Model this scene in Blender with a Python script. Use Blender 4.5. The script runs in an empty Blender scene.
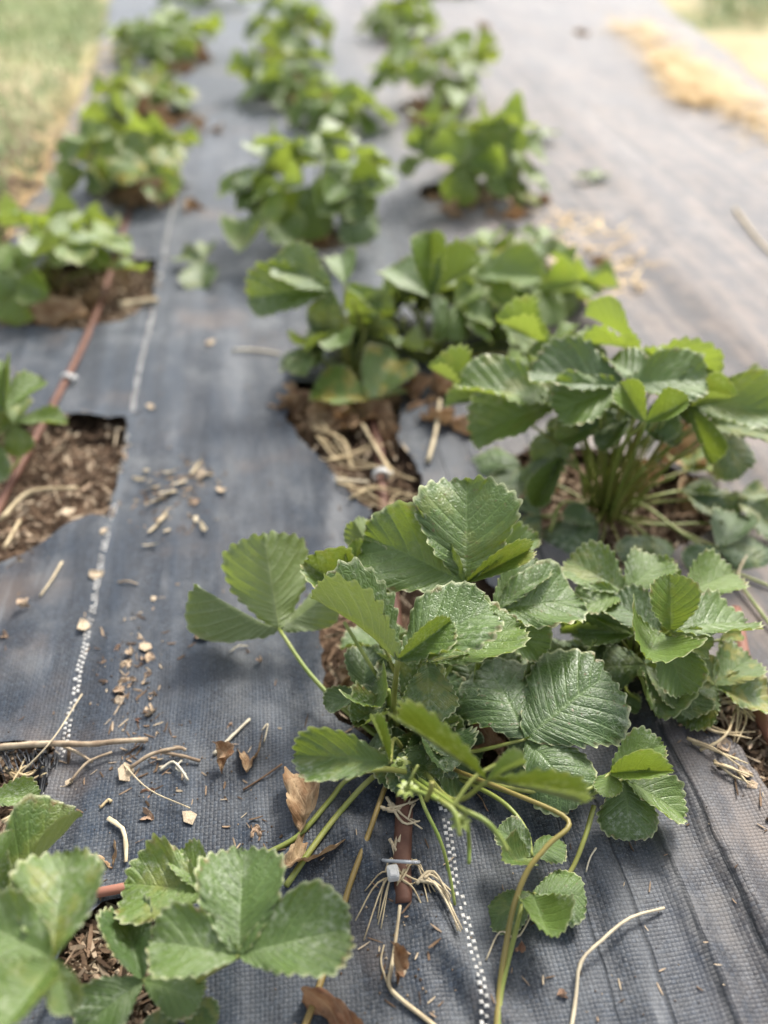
import bpy, math, random
import numpy as np
from mathutils import Vector, Matrix, noise
from mathutils.geometry import delaunay_2d_cdt

R = random.Random(11)
rad = math.radians
scene = bpy.context.scene
COL = scene.collection

# ------------------------------------------------------------------ camera
W, H = 768, 1024
F = 850.0
CAMZ = 0.62
TH = math.atan(702.0 / F)           # downward pitch, horizon well above the frame
FWD = Vector((0, math.cos(TH), -math.sin(TH)))
UP = Vector((0, math.sin(TH), math.cos(TH)))
CAM = Vector((0, 0, CAMZ))


def P(px, py, z=0.0):
    """The point at height z (metres) that is seen at a place of the photograph."""
    d = FWD + Vector((1, 0, 0)) * ((px - 384) / F) - UP * ((py - 512) / F)
    return CAM + d * ((z - CAMZ) / d.z)


cam_data = bpy.data.cameras.new('camera')
cam = bpy.data.objects.new('camera', cam_data)
COL.objects.link(cam)
cam.location = CAM
cam.rotation_euler = (math.pi / 2 - TH, 0, 0)
cam_data.sensor_fit = 'VERTICAL'
cam_data.sensor_height = 24.0
cam_data.sensor_width = 24.0
cam_data.lens = F / 1024 * 24.0
cam_data.clip_start = 0.01
cam_data.clip_end = 300
cam_data.dof.use_dof = True
cam_data.dof.focus_distance = 0.645
cam_data.dof.aperture_fstop = 1.5
cam_data.dof.aperture_blades = 0
scene.camera = cam

ROW = Vector((-0.134, 0.991, 0)).normalized()      # direction of the planted rows
CROSS = Vector((ROW.y, -ROW.x, 0))


def uv_row(p):
    return p.x * CROSS.x + p.y * CROSS.y, p.x * ROW.x + p.y * ROW.y


# ------------------------------------------------------------------ materials
class NT:
    def __init__(self, name):
        self.m = bpy.data.materials.new(name)
        self.m.use_nodes = True
        self.t = self.m.node_tree
        self.t.nodes.clear()
        self.out = self.t.nodes.new('ShaderNodeOutputMaterial')

    def n(self, kind, **kw):
        nd = self.t.nodes.new(kind)
        for k, v in kw.items():
            setattr(nd, k, v)
        return nd

    def link(self, a, b):
        self.t.links.new(a, b)

    def val(self, sock, v):
        if hasattr(v, 'is_linked') or isinstance(v, bpy.types.NodeSocket):
            self.link(v, sock)
        else:
            if sock.type == 'RGBA' and len(v) == 3:
                v = (*v, 1)
            sock.default_value = v

    def math(self, op, a, b=None, c=None, clamp=False):
        nd = self.n('ShaderNodeMath', operation=op, use_clamp=clamp)
        self.val(nd.inputs[0], a)
        if b is not None:
            self.val(nd.inputs[1], b)
        if c is not None:
            self.val(nd.inputs[2], c)
        return nd.outputs[0]

    def mix(self, f, a, b, kind='MIX'):
        nd = self.n('ShaderNodeMix', data_type='RGBA', blend_type=kind)
        self.val(nd.inputs[0], f)
        self.val(nd.inputs[6], a)
        self.val(nd.inputs[7], b)
        return nd.outputs[2]

    def ss(self, v, a, b, x=0.0, y=1.0):
        nd = self.n('ShaderNodeMapRange', interpolation_type='SMOOTHSTEP')
        self.val(nd.inputs[0], v)
        nd.inputs[1].default_value = a
        nd.inputs[2].default_value = b
        nd.inputs[3].default_value = x
        nd.inputs[4].default_value = y
        return nd.outputs[0]

    def noise(self, vec, scale, detail=3, rough=0.55):
        nd = self.n('ShaderNodeTexNoise')
        if vec is not None:
            self.link(vec, nd.inputs['Vector'])
        nd.inputs['Scale'].default_value = scale
        nd.inputs['Detail'].default_value = detail
        nd.inputs['Roughness'].default_value = rough
        return nd.outputs[0]

    def attr(self, name, kind='OBJECT'):
        return self.n('ShaderNodeAttribute', attribute_type=kind, attribute_name=name).outputs['Fac']

    def mapping(self, vec, scale=(1, 1, 1), rot=(0, 0, 0), loc=None):
        nd = self.n('ShaderNodeMapping')
        self.link(vec, nd.inputs[0])
        nd.inputs['Scale'].default_value = scale
        nd.inputs['Rotation'].default_value = rot
        if loc is not None:
            self.val(nd.inputs['Location'], loc)
        return nd.outputs[0]

    def bump(self, h, strength, dist, normal=None):
        nd = self.n('ShaderNodeBump')
        nd.inputs['Strength'].default_value = strength
        nd.inputs['Distance'].default_value = dist
        self.link(h, nd.inputs['Height'])
        if normal is not None:
            self.link(normal, nd.inputs['Normal'])
        return nd.outputs[0]

    def bsdf(self, col, rough=0.5, spec=0.5, normal=None):
        nd = self.n('ShaderNodeBsdfPrincipled')
        self.val(nd.inputs['Base Color'], col)
        self.val(nd.inputs['Roughness'], rough)
        self.val(nd.inputs['Specular IOR Level'], spec)
        if normal is not None:
            self.link(normal, nd.inputs['Normal'])
        return nd

    def done(self, shader):
        self.link(shader, self.out.inputs[0])
        return self.m


def leaf_material(name, dry=False):
    m = NT(name)
    tc = m.n('ShaderNodeTexCoord')
    sep = m.n('ShaderNodeSeparateXYZ')
    m.link(tc.outputs['UV'], sep.inputs[0])
    t, v = m.math('ABSOLUTE', sep.outputs[0]), sep.outputs[1]
    rnd = m.n('ShaderNodeObjectInfo').outputs['Random']
    shift = m.math('MULTIPLY', rnd, 37.0)
    comb = m.n('ShaderNodeCombineXYZ')
    for i in range(3):
        m.link(shift, comb.inputs[i])
    oc = m.mapping(tc.outputs['Object'], loc=comb.outputs[0])
    d = m.math('PINGPONG', v, 0.5)
    fade = m.ss(t, 0.35, 1.0, 1.0, 0.25)
    vein = m.math('MULTIPLY', m.ss(d, 0.0, 0.13, 1.0, 0.0), fade)
    mid = m.ss(t, 0.0, 0.06, 1.0, 0.0)
    allv = m.math('MAXIMUM', vein, mid)
    # fine net of small veins
    vor = m.n('ShaderNodeTexVoronoi', feature='DISTANCE_TO_EDGE')
    m.link(m.mapping(tc.outputs['UV'], scale=(9.0, 3.0, 1.0)), vor.inputs['Vector'])
    vor.inputs['Scale'].default_value = 1.0
    net = m.ss(vor.outputs[0], 0.0, 0.16)
    n1 = m.noise(oc, 3.2, 3)
    n2 = m.noise(oc, 16.0, 4)
    n3 = m.noise(oc, 60.0, 2)
    tone = m.attr('tone')
    old = m.attr('old')
    if dry:
        c = m.mix(m.ss(n1, 0.3, 0.7), (0.21, 0.12, 0.062), (0.44, 0.32, 0.19))
        c = m.mix(m.math('MULTIPLY', tone, 0.75), c, (0.20, 0.075, 0.04))
        c = m.mix(m.math('MULTIPLY', allv, 0.5), c, (0.40, 0.30, 0.18))
        c = m.mix(m.ss(n2, 0.55, 0.75, 0, 0.6), c, (0.07, 0.04, 0.022))
        rough = 0.75
    else:
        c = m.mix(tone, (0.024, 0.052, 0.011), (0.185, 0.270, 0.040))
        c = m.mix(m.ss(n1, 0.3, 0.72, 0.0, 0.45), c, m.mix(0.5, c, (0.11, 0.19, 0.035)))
        c = m.mix(m.ss(n3, 0.35, 0.7, 0.0, 0.25), c, (0.02, 0.055, 0.015))
        c = m.mix(m.math('MULTIPLY', m.math('SUBTRACT', 1.0, net), 0.22), c, (0.14, 0.24, 0.07))
        c = m.mix(m.math('MULTIPLY', allv, 0.24), c, (0.20, 0.29, 0.09))
        c = m.mix(m.math('MULTIPLY', m.ss(n1, 0.46, 0.62), old), c, (0.36, 0.29, 0.055))
        c = m.mix(m.math('MULTIPLY', m.ss(n2, 0.62, 0.72), m.math('ADD', m.math('MULTIPLY', old, 0.7), 0.16)), c, (0.17, 0.10, 0.04))
        # bleached, dusty patches lying between the veins
        dust = m.math('MULTIPLY', m.ss(n2, 0.42, 0.72), m.ss(m.noise(oc, 1.7, 2), 0.46, 0.66))
        c = m.mix(m.math('MULTIPLY', dust, 0.5), c, (0.42, 0.45, 0.34))
        burn = m.math('MULTIPLY', m.ss(m.math('ADD', t, m.math('MULTIPLY', n2, 0.35)), 1.02, 1.16), m.ss(n1, 0.52, 0.62))
        c = m.mix(m.math('MULTIPLY', burn, 0.75), c, (0.19, 0.105, 0.045))
        spots = m.math('MULTIPLY', m.ss(m.noise(oc, 22.0, 2), 0.68, 0.72), m.ss(rnd, 0.45, 0.6))
        c = m.mix(m.math('MULTIPLY', spots, 0.7), c, (0.13, 0.06, 0.03))
        c = m.mix(m.ss(t, 0.92, 1.0, 0.0, 0.8), c, (0.46, 0.48, 0.27))
        rough = m.ss(n2, 0.3, 0.8, 0.36, 0.56)
    back = m.n('ShaderNodeNewGeometry').outputs['Backfacing']
    cb = m.mix(m.math('MULTIPLY', allv, 0.45), m.mix(0.62, c, (0.19, 0.23, 0.10)), (0.28, 0.31, 0.15)) if not dry else c
    c = m.mix(back, c, cb)
    h = m.math('ADD', m.math('MULTIPLY', net, 0.35), m.math('MULTIPLY', n3, 0.45))
    h = m.math('SUBTRACT', h, m.math('MULTIPLY', allv, 0.8))
    h = m.math('ADD', h, m.math('MULTIPLY', n2, 0.8))
    nrm = m.bump(h, 0.42, 0.0018)
    b = m.bsdf(c, rough, 0.6 if not dry else 0.2, nrm)
    tr = m.n('ShaderNodeBsdfTranslucent')
    m.val(tr.inputs[0], m.mix(0.8, c, (0.36, 0.46, 0.04)) if not dry else m.mix(0.5, c, (0.4, 0.22, 0.08)))
    m.link(nrm, tr.inputs['Normal'])
    mx = m.n('ShaderNodeMixShader')
    m.val(mx.inputs[0], m.math('ADD', m.math('MULTIPLY', tone, 0.30), 0.10) if not dry else 0.15)
    m.link(b.outputs[0], mx.inputs[1])
    m.link(tr.outputs[0], mx.inputs[2])
    return m.done(mx.outputs[0])


def simple(name, a, b, scale=60, rough=0.6, spec=0.4, attr_col=None, bump=0.4, dist=0.001, stretch=(1, 1, 1), island=False):
    m = NT(name)
    tc = m.n('ShaderNodeTexCoord')
    v = m.mapping(tc.outputs['Object'], scale=stretch)
    n1 = m.noise(v, scale, 4)
    c = m.mix(m.ss(n1, 0.32, 0.68), a, b)
    if attr_col is not None:
        c = m.mix(m.attr('tone'), c, attr_col)
    if island:
        ri = m.n('ShaderNodeNewGeometry').outputs['Random Per Island']
        ramp = m.n('ShaderNodeValToRGB')
        m.link(ri, ramp.inputs[0])
        el = ramp.color_ramp.elements
        el[0].position = 0.0
        el[0].color = (0.030, 0.019, 0.012, 1)
        el[1].position = 1.0
        el[1].color = (0.52, 0.43, 0.30, 1)
        for p, cc in ((0.25, (0.075, 0.045, 0.027, 1)), (0.5, (0.19, 0.125, 0.08, 1)), (0.75, (0.34, 0.26, 0.18, 1))):
            e = el.new(p)
            e.color = cc
        c = m.mix(0.75, c, ramp.outputs[0])
    nrm = m.bump(n1, bump, dist)
    return m.done(m.bsdf(c, rough, spec, nrm).outputs[0])


M = {}
M['leaf'] = leaf_material('strawberry_leaf')
M['dry'] = leaf_material('dry_leaf', True)
M['stalk'] = simple('leaf_stalk', (0.15, 0.205, 0.035), (0.23, 0.255, 0.065), 40, 0.45, 0.4, (0.21, 0.085, 0.035), 0.25, 0.0006)
M['straw'] = simple('straw', (0.30, 0.22, 0.115), (0.52, 0.42, 0.25), 90, 0.65, 0.25, (0.52, 0.47, 0.36), 0.4, 0.0005)
M['twig'] = simple('twig_bark', (0.20, 0.145, 0.095), (0.40, 0.32, 0.22), 70, 0.75, 0.2, (0.10, 0.055, 0.03), 0.6, 0.001)
M['chip'] = simple('bark_chip', (0.33, 0.24, 0.15), (0.60, 0.50, 0.36), 80, 0.75, 0.2, (0.23, 0.085, 0.045), 0.6, 0.001)
M['tube'] = simple('brown_drip_tube', (0.075, 0.032, 0.020), (0.135, 0.066, 0.043), 45, 0.62, 0.25, (0.28, 0.125, 0.085), 0.15, 0.0006)
M['white'] = simple('white_plastic', (0.42, 0.41, 0.38), (0.66, 0.65, 0.62), 60, 0.4, 0.5, None, 0.1, 0.0004)
M['metal'] = simple('galvanised_wire', (0.30, 0.31, 0.32), (0.42, 0.43, 0.44), 80, 0.38, 0.7, None, 0.1, 0.0004)
M['thread'] = simple('white_marker_thread', (0.26, 0.25, 0.23), (0.66, 0.64, 0.59), 75, 0.7, 0.3, None, 0.3, 0.0005)
M['black'] = simple('black_plastic_tape', (0.012, 0.013, 0.015), (0.03, 0.032, 0.036), 80, 0.4, 0.5, None, 0.2, 0.0004)
M['mulch'] = simple('soil_litter', (0.07, 0.045, 0.028), (0.26, 0.18, 0.11), 120, 0.85, 0.15, None, 0.5, 0.001, island=True)
M['grass'] = simple('grass_blade', (0.11, 0.19, 0.055), (0.36, 0.42, 0.19), 6, 0.55, 0.3, None, 0.1, 0.001)
M['strawpile'] = simple('straw_litter', (0.50, 0.33, 0.13), (0.70, 0.52, 0.27), 8, 0.65, 0.2, None, 0.1, 0.001)
M['clay'] = simple('red_clay', (0.27, 0.085, 0.04), (0.38, 0.15, 0.08), 60, 0.8, 0.2, None, 0.6, 0.002)


def fabric_material():
    m = NT('woven_weed_fabric')
    tc = m.n('ShaderNodeTexCoord')
    ang = math.atan2(-ROW.x, ROW.y)
    vec = m.mapping(tc.outputs['Object'], rot=(0, 0, -ang))      # x across the rows, y along them
    # slightly wandering threads
    wob = m.n('ShaderNodeTexNoise')
    m.link(vec, wob.inputs['Vector'])
    wob.inputs['Scale'].default_value = 9.0
    wob.inputs['Detail'].default_value = 2
    vm = m.n('ShaderNodeVectorMath', operation='SCALE')
    m.link(wob.outputs['Color'], vm.inputs[0])
    vm.inputs['Scale'].default_value = 0.010
    va = m.n('ShaderNodeVectorMath', operation='ADD')
    m.link(vec, va.inputs[0])
    m.link(vm.outputs[0], va.inputs[1])
    sep = m.n('ShaderNodeSeparateXYZ')
    m.link(va.outputs[0], sep.inputs[0])
    su = m.math('MULTIPLY', sep.outputs[0], 1 / 0.0032)
    sv = m.math('MULTIPLY', sep.outputs[1], 1 / 0.0029)
    par = m.math('MODULO', m.math('ADD', m.math('ADD', m.math('FLOOR', su), m.math('FLOOR', sv)), 4000.0), 2.0)
    fu = m.math('SINE', m.math('MULTIPLY', m.math('FRACT', su), math.pi))
    fv = m.math('SINE', m.math('MULTIPLY', m.math('FRACT', sv), math.pi))
    # over-thread bulges, under-thread sinks
    over = m.math('MULTIPLY', m.math('POWER', fu, 0.5), m.math('ADD', 0.45, m.math('MULTIPLY', fv, 0.55)))
    under = m.math('MULTIPLY', m.math('POWER', fv, 0.5), m.math('ADD', 0.30, m.math('MULTIPLY', fu, 0.35)))
    mixh = m.n('ShaderNodeMix', data_type='FLOAT')
    m.link(par, mixh.inputs[0])
    m.link(over, mixh.inputs[2])
    m.link(under, mixh.inputs[3])
    weave = mixh.outputs[0]
    streak = m.noise(m.mapping(vec, scale=(34, 1.6, 1)), 1.0, 5, 0.6)
    broad = m.noise(m.mapping(vec, scale=(4.5, 0.8, 1)), 1.0, 3, 0.5)
    big = m.noise(vec, 3.2, 4, 0.6)
    mid = m.noise(vec, 26.0, 5, 0.65)
    fine = m.noise(vec, 420.0, 3, 0.6)
    speck = m.noise(vec, 900.0, 2, 0.5)
    base = m.mix(par, (0.0045, 0.0086, 0.0155), (0.0078, 0.0135, 0.0225))
    cell = m.n('ShaderNodeCombineXYZ')
    m.link(m.math('FLOOR', su), cell.inputs[0])
    m.link(m.math('FLOOR', sv), cell.inputs[1])
    wn = m.n('ShaderNodeTexWhiteNoise', noise_dimensions='2D')
    m.link(cell.outputs[0], wn.inputs['Vector'])
    base = m.mix(m.ss(wn.outputs['Value'], 0.55, 1.0, 0.0, 0.5), base, (0.032, 0.045, 0.064))
    base = m.mix(m.ss(streak, 0.44, 0.68, 0.0, 0.6), base, (0.026, 0.040, 0.060))
    base = m.mix(m.ss(speck, 0.56, 0.72, 0.0, 0.45), base, (0.19, 0.20, 0.205))
    # pale dust settled in the weave
    dmask = m.math('MULTIPLY', m.ss(big, 0.38, 0.62), m.ss(m.math('ADD', m.math('MULTIPLY', mid, 0.8), m.math('ADD', m.math('MULTIPLY', streak, 0.4), m.math('MULTIPLY', fine, 0.4))), 0.68, 1.0))
    base = m.mix(m.math('MULTIPLY', dmask, 0.62), base, (0.16, 0.165, 0.165))
    # brown silt on the trodden side of the bed
    psep = m.n('ShaderNodeSeparateXYZ')
    m.link(vec, psep.inputs[0])
    side = m.ss(m.math('ADD', psep.outputs[0], m.math('MULTIPLY', broad, 0.16)), 0.26, 0.52)
    silt = m.math('MULTIPLY', side, m.ss(m.math('ADD', streak, m.math('MULTIPLY', mid, 0.8)), 0.62, 1.12))
    silt = m.math('MAXIMUM', silt, m.math('MULTIPLY', side, 0.30))
    base = m.mix(m.math('MULTIPLY', silt, 0.85), base, (0.185, 0.140, 0.108))
    base = m.mix(m.math('MULTIPLY', m.ss(m.noise(vec, 5.5, 4), 0.54, 0.72), 0.5), base, (0.15, 0.108, 0.078))
    base = m.mix(m.ss(weave, 0.12, 0.42, 0.7, 0.0), base, (0.010, 0.012, 0.015))
    usep = m.n('ShaderNodeSeparateXYZ')
    m.link(vec, usep.inputs[0])
    uu = m.math('ADD', usep.outputs[0], m.math('MULTIPLY', m.math('SUBTRACT', m.noise(m.mapping(vec, scale=(3, 14, 1)), 1.0, 3), 0.5), 0.012))
    scuff = m.math('MULTIPLY', m.ss(m.noise(m.mapping(vec, scale=(60, 7, 1)), 1.0, 4, 0.7), 0.55, 0.72), m.ss(m.noise(vec, 4.2, 3), 0.50, 0.62))
    base = m.mix(m.math('MULTIPLY', scuff, 0.55), base, (0.17, 0.175, 0.18))
    seam = None
    for (sx, sy, sw) in ((694, 930, .0022), (716, 852, .0015), (742, 905, .0012), (640, 930, .0010), (600, 960, .0006)):
        sp = P(sx, sy, 0.007)
        g = m.ss(m.math('ABSOLUTE', m.math('SUBTRACT', uu, uv_row(sp)[0])), 0.0, sw * 2.2, 1.0, 0.0)
        seam = g if seam is None else m.math('MAXIMUM', seam, g)
    base = m.mix(m.math('MULTIPLY', seam, 0.8), base, (0.007, 0.009, 0.012))
    rough = m.math('MAXIMUM', m.ss(dmask, 0.0, 1.0, 0.52, 0.66), m.math('MULTIPLY', side, 0.66))
    nb = m.bump(m.math('ADD', m.math('MULTIPLY', broad, 1.0), m.math('ADD', m.math('MULTIPLY', streak, 0.06), m.math('MULTIPLY', m.noise(m.mapping(vec, scale=(16, 4, 1)), 1.0, 3), 0.30))), 0.8, 0.014)
    nb = m.bump(m.math('MULTIPLY', seam, -1.0), 0.5, 0.0015, nb)
    nrm = m.bump(m.math('ADD', weave, m.math('MULTIPLY', fine, 0.5)), 0.42, 0.0008, nb)
    b = m.bsdf(base, rough, 0.34, nrm)
    b.inputs['Sheen Weight'].default_value = 0.5
    b.inputs['Sheen Roughness'].default_value = 0.34
    b.inputs['Sheen Tint'].default_value = (0.95, 0.97, 1.0, 1)
    return m.done(b.outputs[0])


def ground_material():
    m = NT('soil_ground')
    tc = m.n('ShaderNodeTexCoord')
    v = tc.outputs['Object']
    n1, n2, n3 = m.noise(v, 1.3, 3), m.noise(v, 38.0, 5, 0.65), m.noise(v, 240.0, 3)
    c = m.mix(m.ss(n2, 0.3, 0.7), (0.040, 0.025, 0.016), (0.135, 0.085, 0.053))
    c = m.mix(m.ss(n3, 0.56, 0.7, 0.0, 0.6), c, (0.27, 0.20, 0.135))
    sep = m.n('ShaderNodeSeparateXYZ')
    m.link(v, sep.inputs[0])
    far = m.ss(sep.outputs[1], 1.9, 2.8)
    c = m.mix(far, c, m.mix(m.ss(n1, 0.35, 0.65), (0.17, 0.20, 0.085), (0.46, 0.38, 0.24)))
    nrm = m.bump(m.math('ADD', n2, m.math('MULTIPLY', n3, 0.5)), 0.8, 0.008)
    return m.done(m.bsdf(c, 0.9, 0.15, nrm).outputs[0])


M['fabric'] = fabric_material()
M['ground'] = ground_material()


# ------------------------------------------------------------------ object helpers
def mesh(name, verts, faces, mat, smooth=True, uvs=None):
    me = bpy.data.meshes.new(name)
    me.from_pydata([tuple(v) for v in verts], [], faces)
    if uvs is not None:
        lay = me.uv_layers.new(name='UVMap')
        idx = np.empty(len(me.loops), dtype=np.int32)
        me.loops.foreach_get('vertex_index', idx)
        lay.data.foreach_set('uv', np.asarray(uvs, dtype=np.float32)[idx].ravel())
    if smooth:
        me.polygons.foreach_set('use_smooth', [True] * len(me.polygons))
    me.materials.append(M[mat])
    me.update()
    return me


def link(name, me, parent=None, mtx=None):
    o = bpy.data.objects.new(name, me)
    COL.objects.link(o)
    if parent is not None:
        o.parent = parent
    if mtx is not None:
        o.matrix_basis = mtx
    return o


def tag(o, label=None, cat=None, group=None, kind=None):
    for k, v in (('label', label), ('category', cat), ('group', group), ('kind', kind)):
        if v is not None:
            o[k] = v
    return o


def empty(name, loc):
    o = bpy.data.objects.new(name, None)
    o.empty_display_size = 0.02
    COL.objects.link(o)
    o.location = loc
    return o


def smooth_path(pts, n=5):
    pts = [Vector(p) for p in pts]
    if len(pts) < 3:
        return pts
    q = [pts[0] * 2 - pts[1]] + pts + [pts[-1] * 2 - pts[-2]]
    out = []
    for i in range(1, len(q) - 2):
        a, b, c, d = q[i - 1:i + 3]
        for k in range(n):
            t = k / n
            out.append(0.5 * ((2 * b) + (c - a) * t + (2 * a - 5 * b + 4 * c - d) * t * t + (3 * b - a - 3 * c + d) * t ** 3))
    out.append(pts[-1])
    return out


def tube_geo(pts, r0, r1=None, sides=8, rough=0.0, caps=True, bulge=None):
    """A tapered round rod along a path; returns verts and faces."""
    r1 = r0 if r1 is None else r1
    vs, fs = [], []
    n = len(pts)
    prev = None
    for i, p in enumerate(pts):
        d = (pts[min(i + 1, n - 1)] - pts[max(i - 1, 0)])
        d = d.normalized() if d.length > 1e-9 else Vector((0, 0, 1))
        if prev is None:
            a = d.orthogonal().normalized()
        else:
            a = (prev - d * prev.dot(d))
            a = a.normalized() if a.length > 1e-6 else d.orthogonal().normalized()
        prev = a
        b = d.cross(a)
        f = i / max(1, n - 1)
        r = r0 + (r1 - r0) * f
        if bulge:
            r *= 1 + bulge * (math.exp(-(f / 0.05) ** 2) + 0.8 * math.exp(-((1 - f) / 0.04) ** 2))
        for k in range(sides):
            an = 2 * math.pi * k / sides
            rr = r * (1 + rough * R.uniform(-1, 1))
            vs.append(p + a * (math.cos(an) * rr) + b * (math.sin(an) * rr))
    for i in range(n - 1):
        for k in range(sides):
            k2 = (k + 1) % sides
            fs.append((i * sides + k, i * sides + k2, (i + 1) * sides + k2, (i + 1) * sides + k))
    if caps:
        fs.append(tuple(range(sides - 1, -1, -1)))
        fs.append(tuple((n - 1) * sides + k for k in range(sides)))
    return vs, fs


def local(pts, o):
    o = Vector(o)
    return [Vector(p) - o for p in pts]


def rod(name, pts, r0, mat, r1=None, parent=None, sides=8, rough=0.0, n=5, tone=0.0, bulge=None):
    """A top-level rod gets its origin at its first point; a part takes its parent's origin."""
    o0 = parent.matrix_world.translation if parent is not None else Vector(pts[0])
    if parent is not None:
        o0 = Vector(parent.location)
    vs, fs = tube_geo(local(smooth_path(pts, n), o0), r0, r1, sides, rough, bulge=bulge)
    o = link(name, mesh(name, vs, fs, mat), parent)
    if parent is None:
        o.location = o0
    o['tone'] = float(tone)
    return o


# ------------------------------------------------------------------ leaflets
def leaflet(name, seed, N=10, sub=5, C=8, fold=12, bend=0.3, cup=0.1, rip=0.02, pleat=0.011, waist=0.30, mat='leaf', crumple=0.0, twist=0.0):
    """One toothed strawberry leaflet, base at the origin, 1 long along +Y and 1 wide, face up +Z."""
    rg = random.Random(seed)
    K = 400
    ph = np.linspace(0, math.pi, K)
    y = ((1 - np.cos(ph)) / 2) ** 0.74
    x = np.sin(ph) * (1 - waist * np.cos(ph))
    x = x / x.max() * 0.5
    ds = np.hypot(np.diff(x), np.diff(y))
    s = np.concatenate([[0], np.cumsum(ds)])
    s /= s[-1]
    sm = [rg.uniform(0, 6.28) for _ in range(8)]
    verts, uvs, faces = [], [], []
    rows = N * sub
    a = np.linspace(0, 1, rows + 1)
    mid_idx = []
    for i in range(rows + 1):
        mx, my = np.interp(a[i], s, x), np.interp(a[i], s, y)
        mid_idx.append(len(verts))
        m = max(0.0, my - 0.88 * math.sqrt(max(my, 0)) * mx)
        verts.append((0.0, m))
        uvs.append((0.0, a[i] * N))
    side_idx = {}
    for sg in (-1, 1):
        asym = 1 + rg.uniform(-0.07, 0.07)
        for i in range(rows + 1):
            mx, my = np.interp(a[i], s, x), np.interp(a[i], s, y)
            e = 0.004
            tx = np.interp(min(1, a[i] + e), s, x) - np.interp(max(0, a[i] - e), s, x)
            ty = np.interp(min(1, a[i] + e), s, y) - np.interp(max(0, a[i] - e), s, y)
            l = math.hypot(tx, ty) or 1
            tx, ty = tx / l, ty / l
            f = (a[i] * N) % 1.0
            g = abs(2 * f - 1)
            amp = 0.044 * min(1, a[i] * 3.0) * (1 + 0.3 * math.sin(i * 0.37 + sm[0]))
            hgt = math.sin(g * math.pi / 2) * amp
            if a[i] > 0.999 or a[i] < 0.02:
                hgt = amp if a[i] > 0.5 else 0
            ex, ey = mx + ty * hgt + tx * hgt * 0.5, my - tx * hgt + ty * hgt * 0.5
            if i == rows:
                ex, ey = 0.0, my + hgt * 0.35
            m = verts[mid_idx[i]][1]
            ids = [mid_idx[i]]
            for j in range(1, C + 1):
                t = j / C
                t2 = t ** 0.9
                ids.append(len(verts))
                verts.append((sg * ex * t2 * asym, m + (ey - m) * (t2 ** 1.12)))
                uvs.append((sg * t, a[i] * N))
            side_idx[(sg, i)] = ids
        for i in range(rows):
            A, B = side_idx[(sg, i)], side_idx[(sg, i + 1)]
            for j in range(C):
                q = (A[j], A[j + 1], B[j + 1], B[j])
                faces.append(q if sg > 0 else q[::-1])
    out = []
    fo = math.tan(rad(fold))
    cf = math.cos(rad(fold))
    for (vx, vy), (u, vv) in zip(verts, uvs):
        t = abs(u)
        z = abs(vx) * math.sin(rad(fold)) + cup * vx * vx * 2.2
        z += rip * t * t * math.sin(2 * math.pi * (vv / N * 2.6) + sm[1] + (1.7 if u > 0 else 0))
        z += 0.016 * math.sin(vy * 5 + sm[2]) * math.cos(vx * 6 + sm[3])
        d = abs((vv + 0.5) % 1.0 - 0.5)                 # distance to the nearest side vein
        kv = 0.55 + 0.45 * math.sin(round(vv) * 2.1 + sm[4] + (2.0 if u > 0 else 0))
        z -= pleat * kv * math.exp(-(d / 0.2) ** 2) * min(1, t * 3) * (1 - 0.5 * t)
        z += 0.010 * noise.noise(Vector((vx * 7 + seed, vy * 7, 0.7))) + 0.005 * noise.noise(Vector((vx * 17, vy * 17 + seed, 2.7)))
        if t > 0.7:
            z += 0.022 * ((t - 0.7) / 0.3) ** 2 * math.sin(vv * 6.283 + sm[5])
        z -= pleat * 1.2 * math.exp(-(t / 0.09) ** 2) * (1 - vy)
        if crumple:
            z += crumple * (noise.noise(Vector((vx * 4 + seed, vy * 4, 1.3))) + 0.5 * noise.noise(Vector((vx * 9, vy * 9 + seed, 4.1))))
        xx = vx * cf
        if twist:
            an = twist * vy
            xx, z = xx * math.cos(an) - z * math.sin(an), xx * math.sin(an) + z * math.cos(an)
        k = bend
        if abs(k) > 1e-4:
            yy = math.sin(k * vy) / k
            zz = -(1 - math.cos(k * vy)) / k
            yy2 = yy + z * math.sin(k * vy)
            zz2 = zz + z * math.cos(k * vy)
        else:
            yy2, zz2 = vy, z
        out.append((xx, yy2, zz2))
    return mesh(name, out, faces, mat, True, uvs)


STY = {
    'flat': dict(fold=13, bend=0.3, cup=0.16, rip=0.03),
    'cup': dict(fold=20, bend=-0.45, cup=0.55, rip=0.02),
    'fold': dict(fold=44, bend=0.25, cup=0.1, rip=0.02),
    'tight': dict(fold=62, bend=0.3, cup=0.0, rip=0.015),
    'droop': dict(fold=10, bend=1.0, cup=-0.35, rip=0.02),
    'dome': dict(fold=7, bend=0.6, cup=-0.4, rip=0.03, pleat=0.012),
    'wavy': dict(fold=12, bend=0.35, cup=0.1, rip=0.05, pleat=0.014),
}
LEAF = {}
for si, (k, kw) in enumerate(STY.items()):
    LEAF[k] = [leaflet('leaflet_' + k, 10 * si + q, N=(12, 11, 13)[q], twist=(0.0, 0.22, -0.18)[q], **kw) for q in range(3)]
LOW = {}
for si, (k, kw) in enumerate(STY.items()):
    if k in ('tight',):
        continue
    LOW[k] = [leaflet('far_leaflet_' + k, 200 + 10 * si + q, N=8, sub=4, C=4, twist=(0.15, -0.2)[q], **kw) for q in range(2)]
DRY = [leaflet('dry_leaflet', 300 + q, N=8, sub=5, C=8, fold=(35, 55, 20)[q], bend=(1.6, -1.4, 0.9)[q], cup=0.3, rip=0.07, pleat=0.02, mat='dry',
               crumple=0.16, twist=(0.8, -1.0, 0.5)[q]) for q in range(3)]


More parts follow.
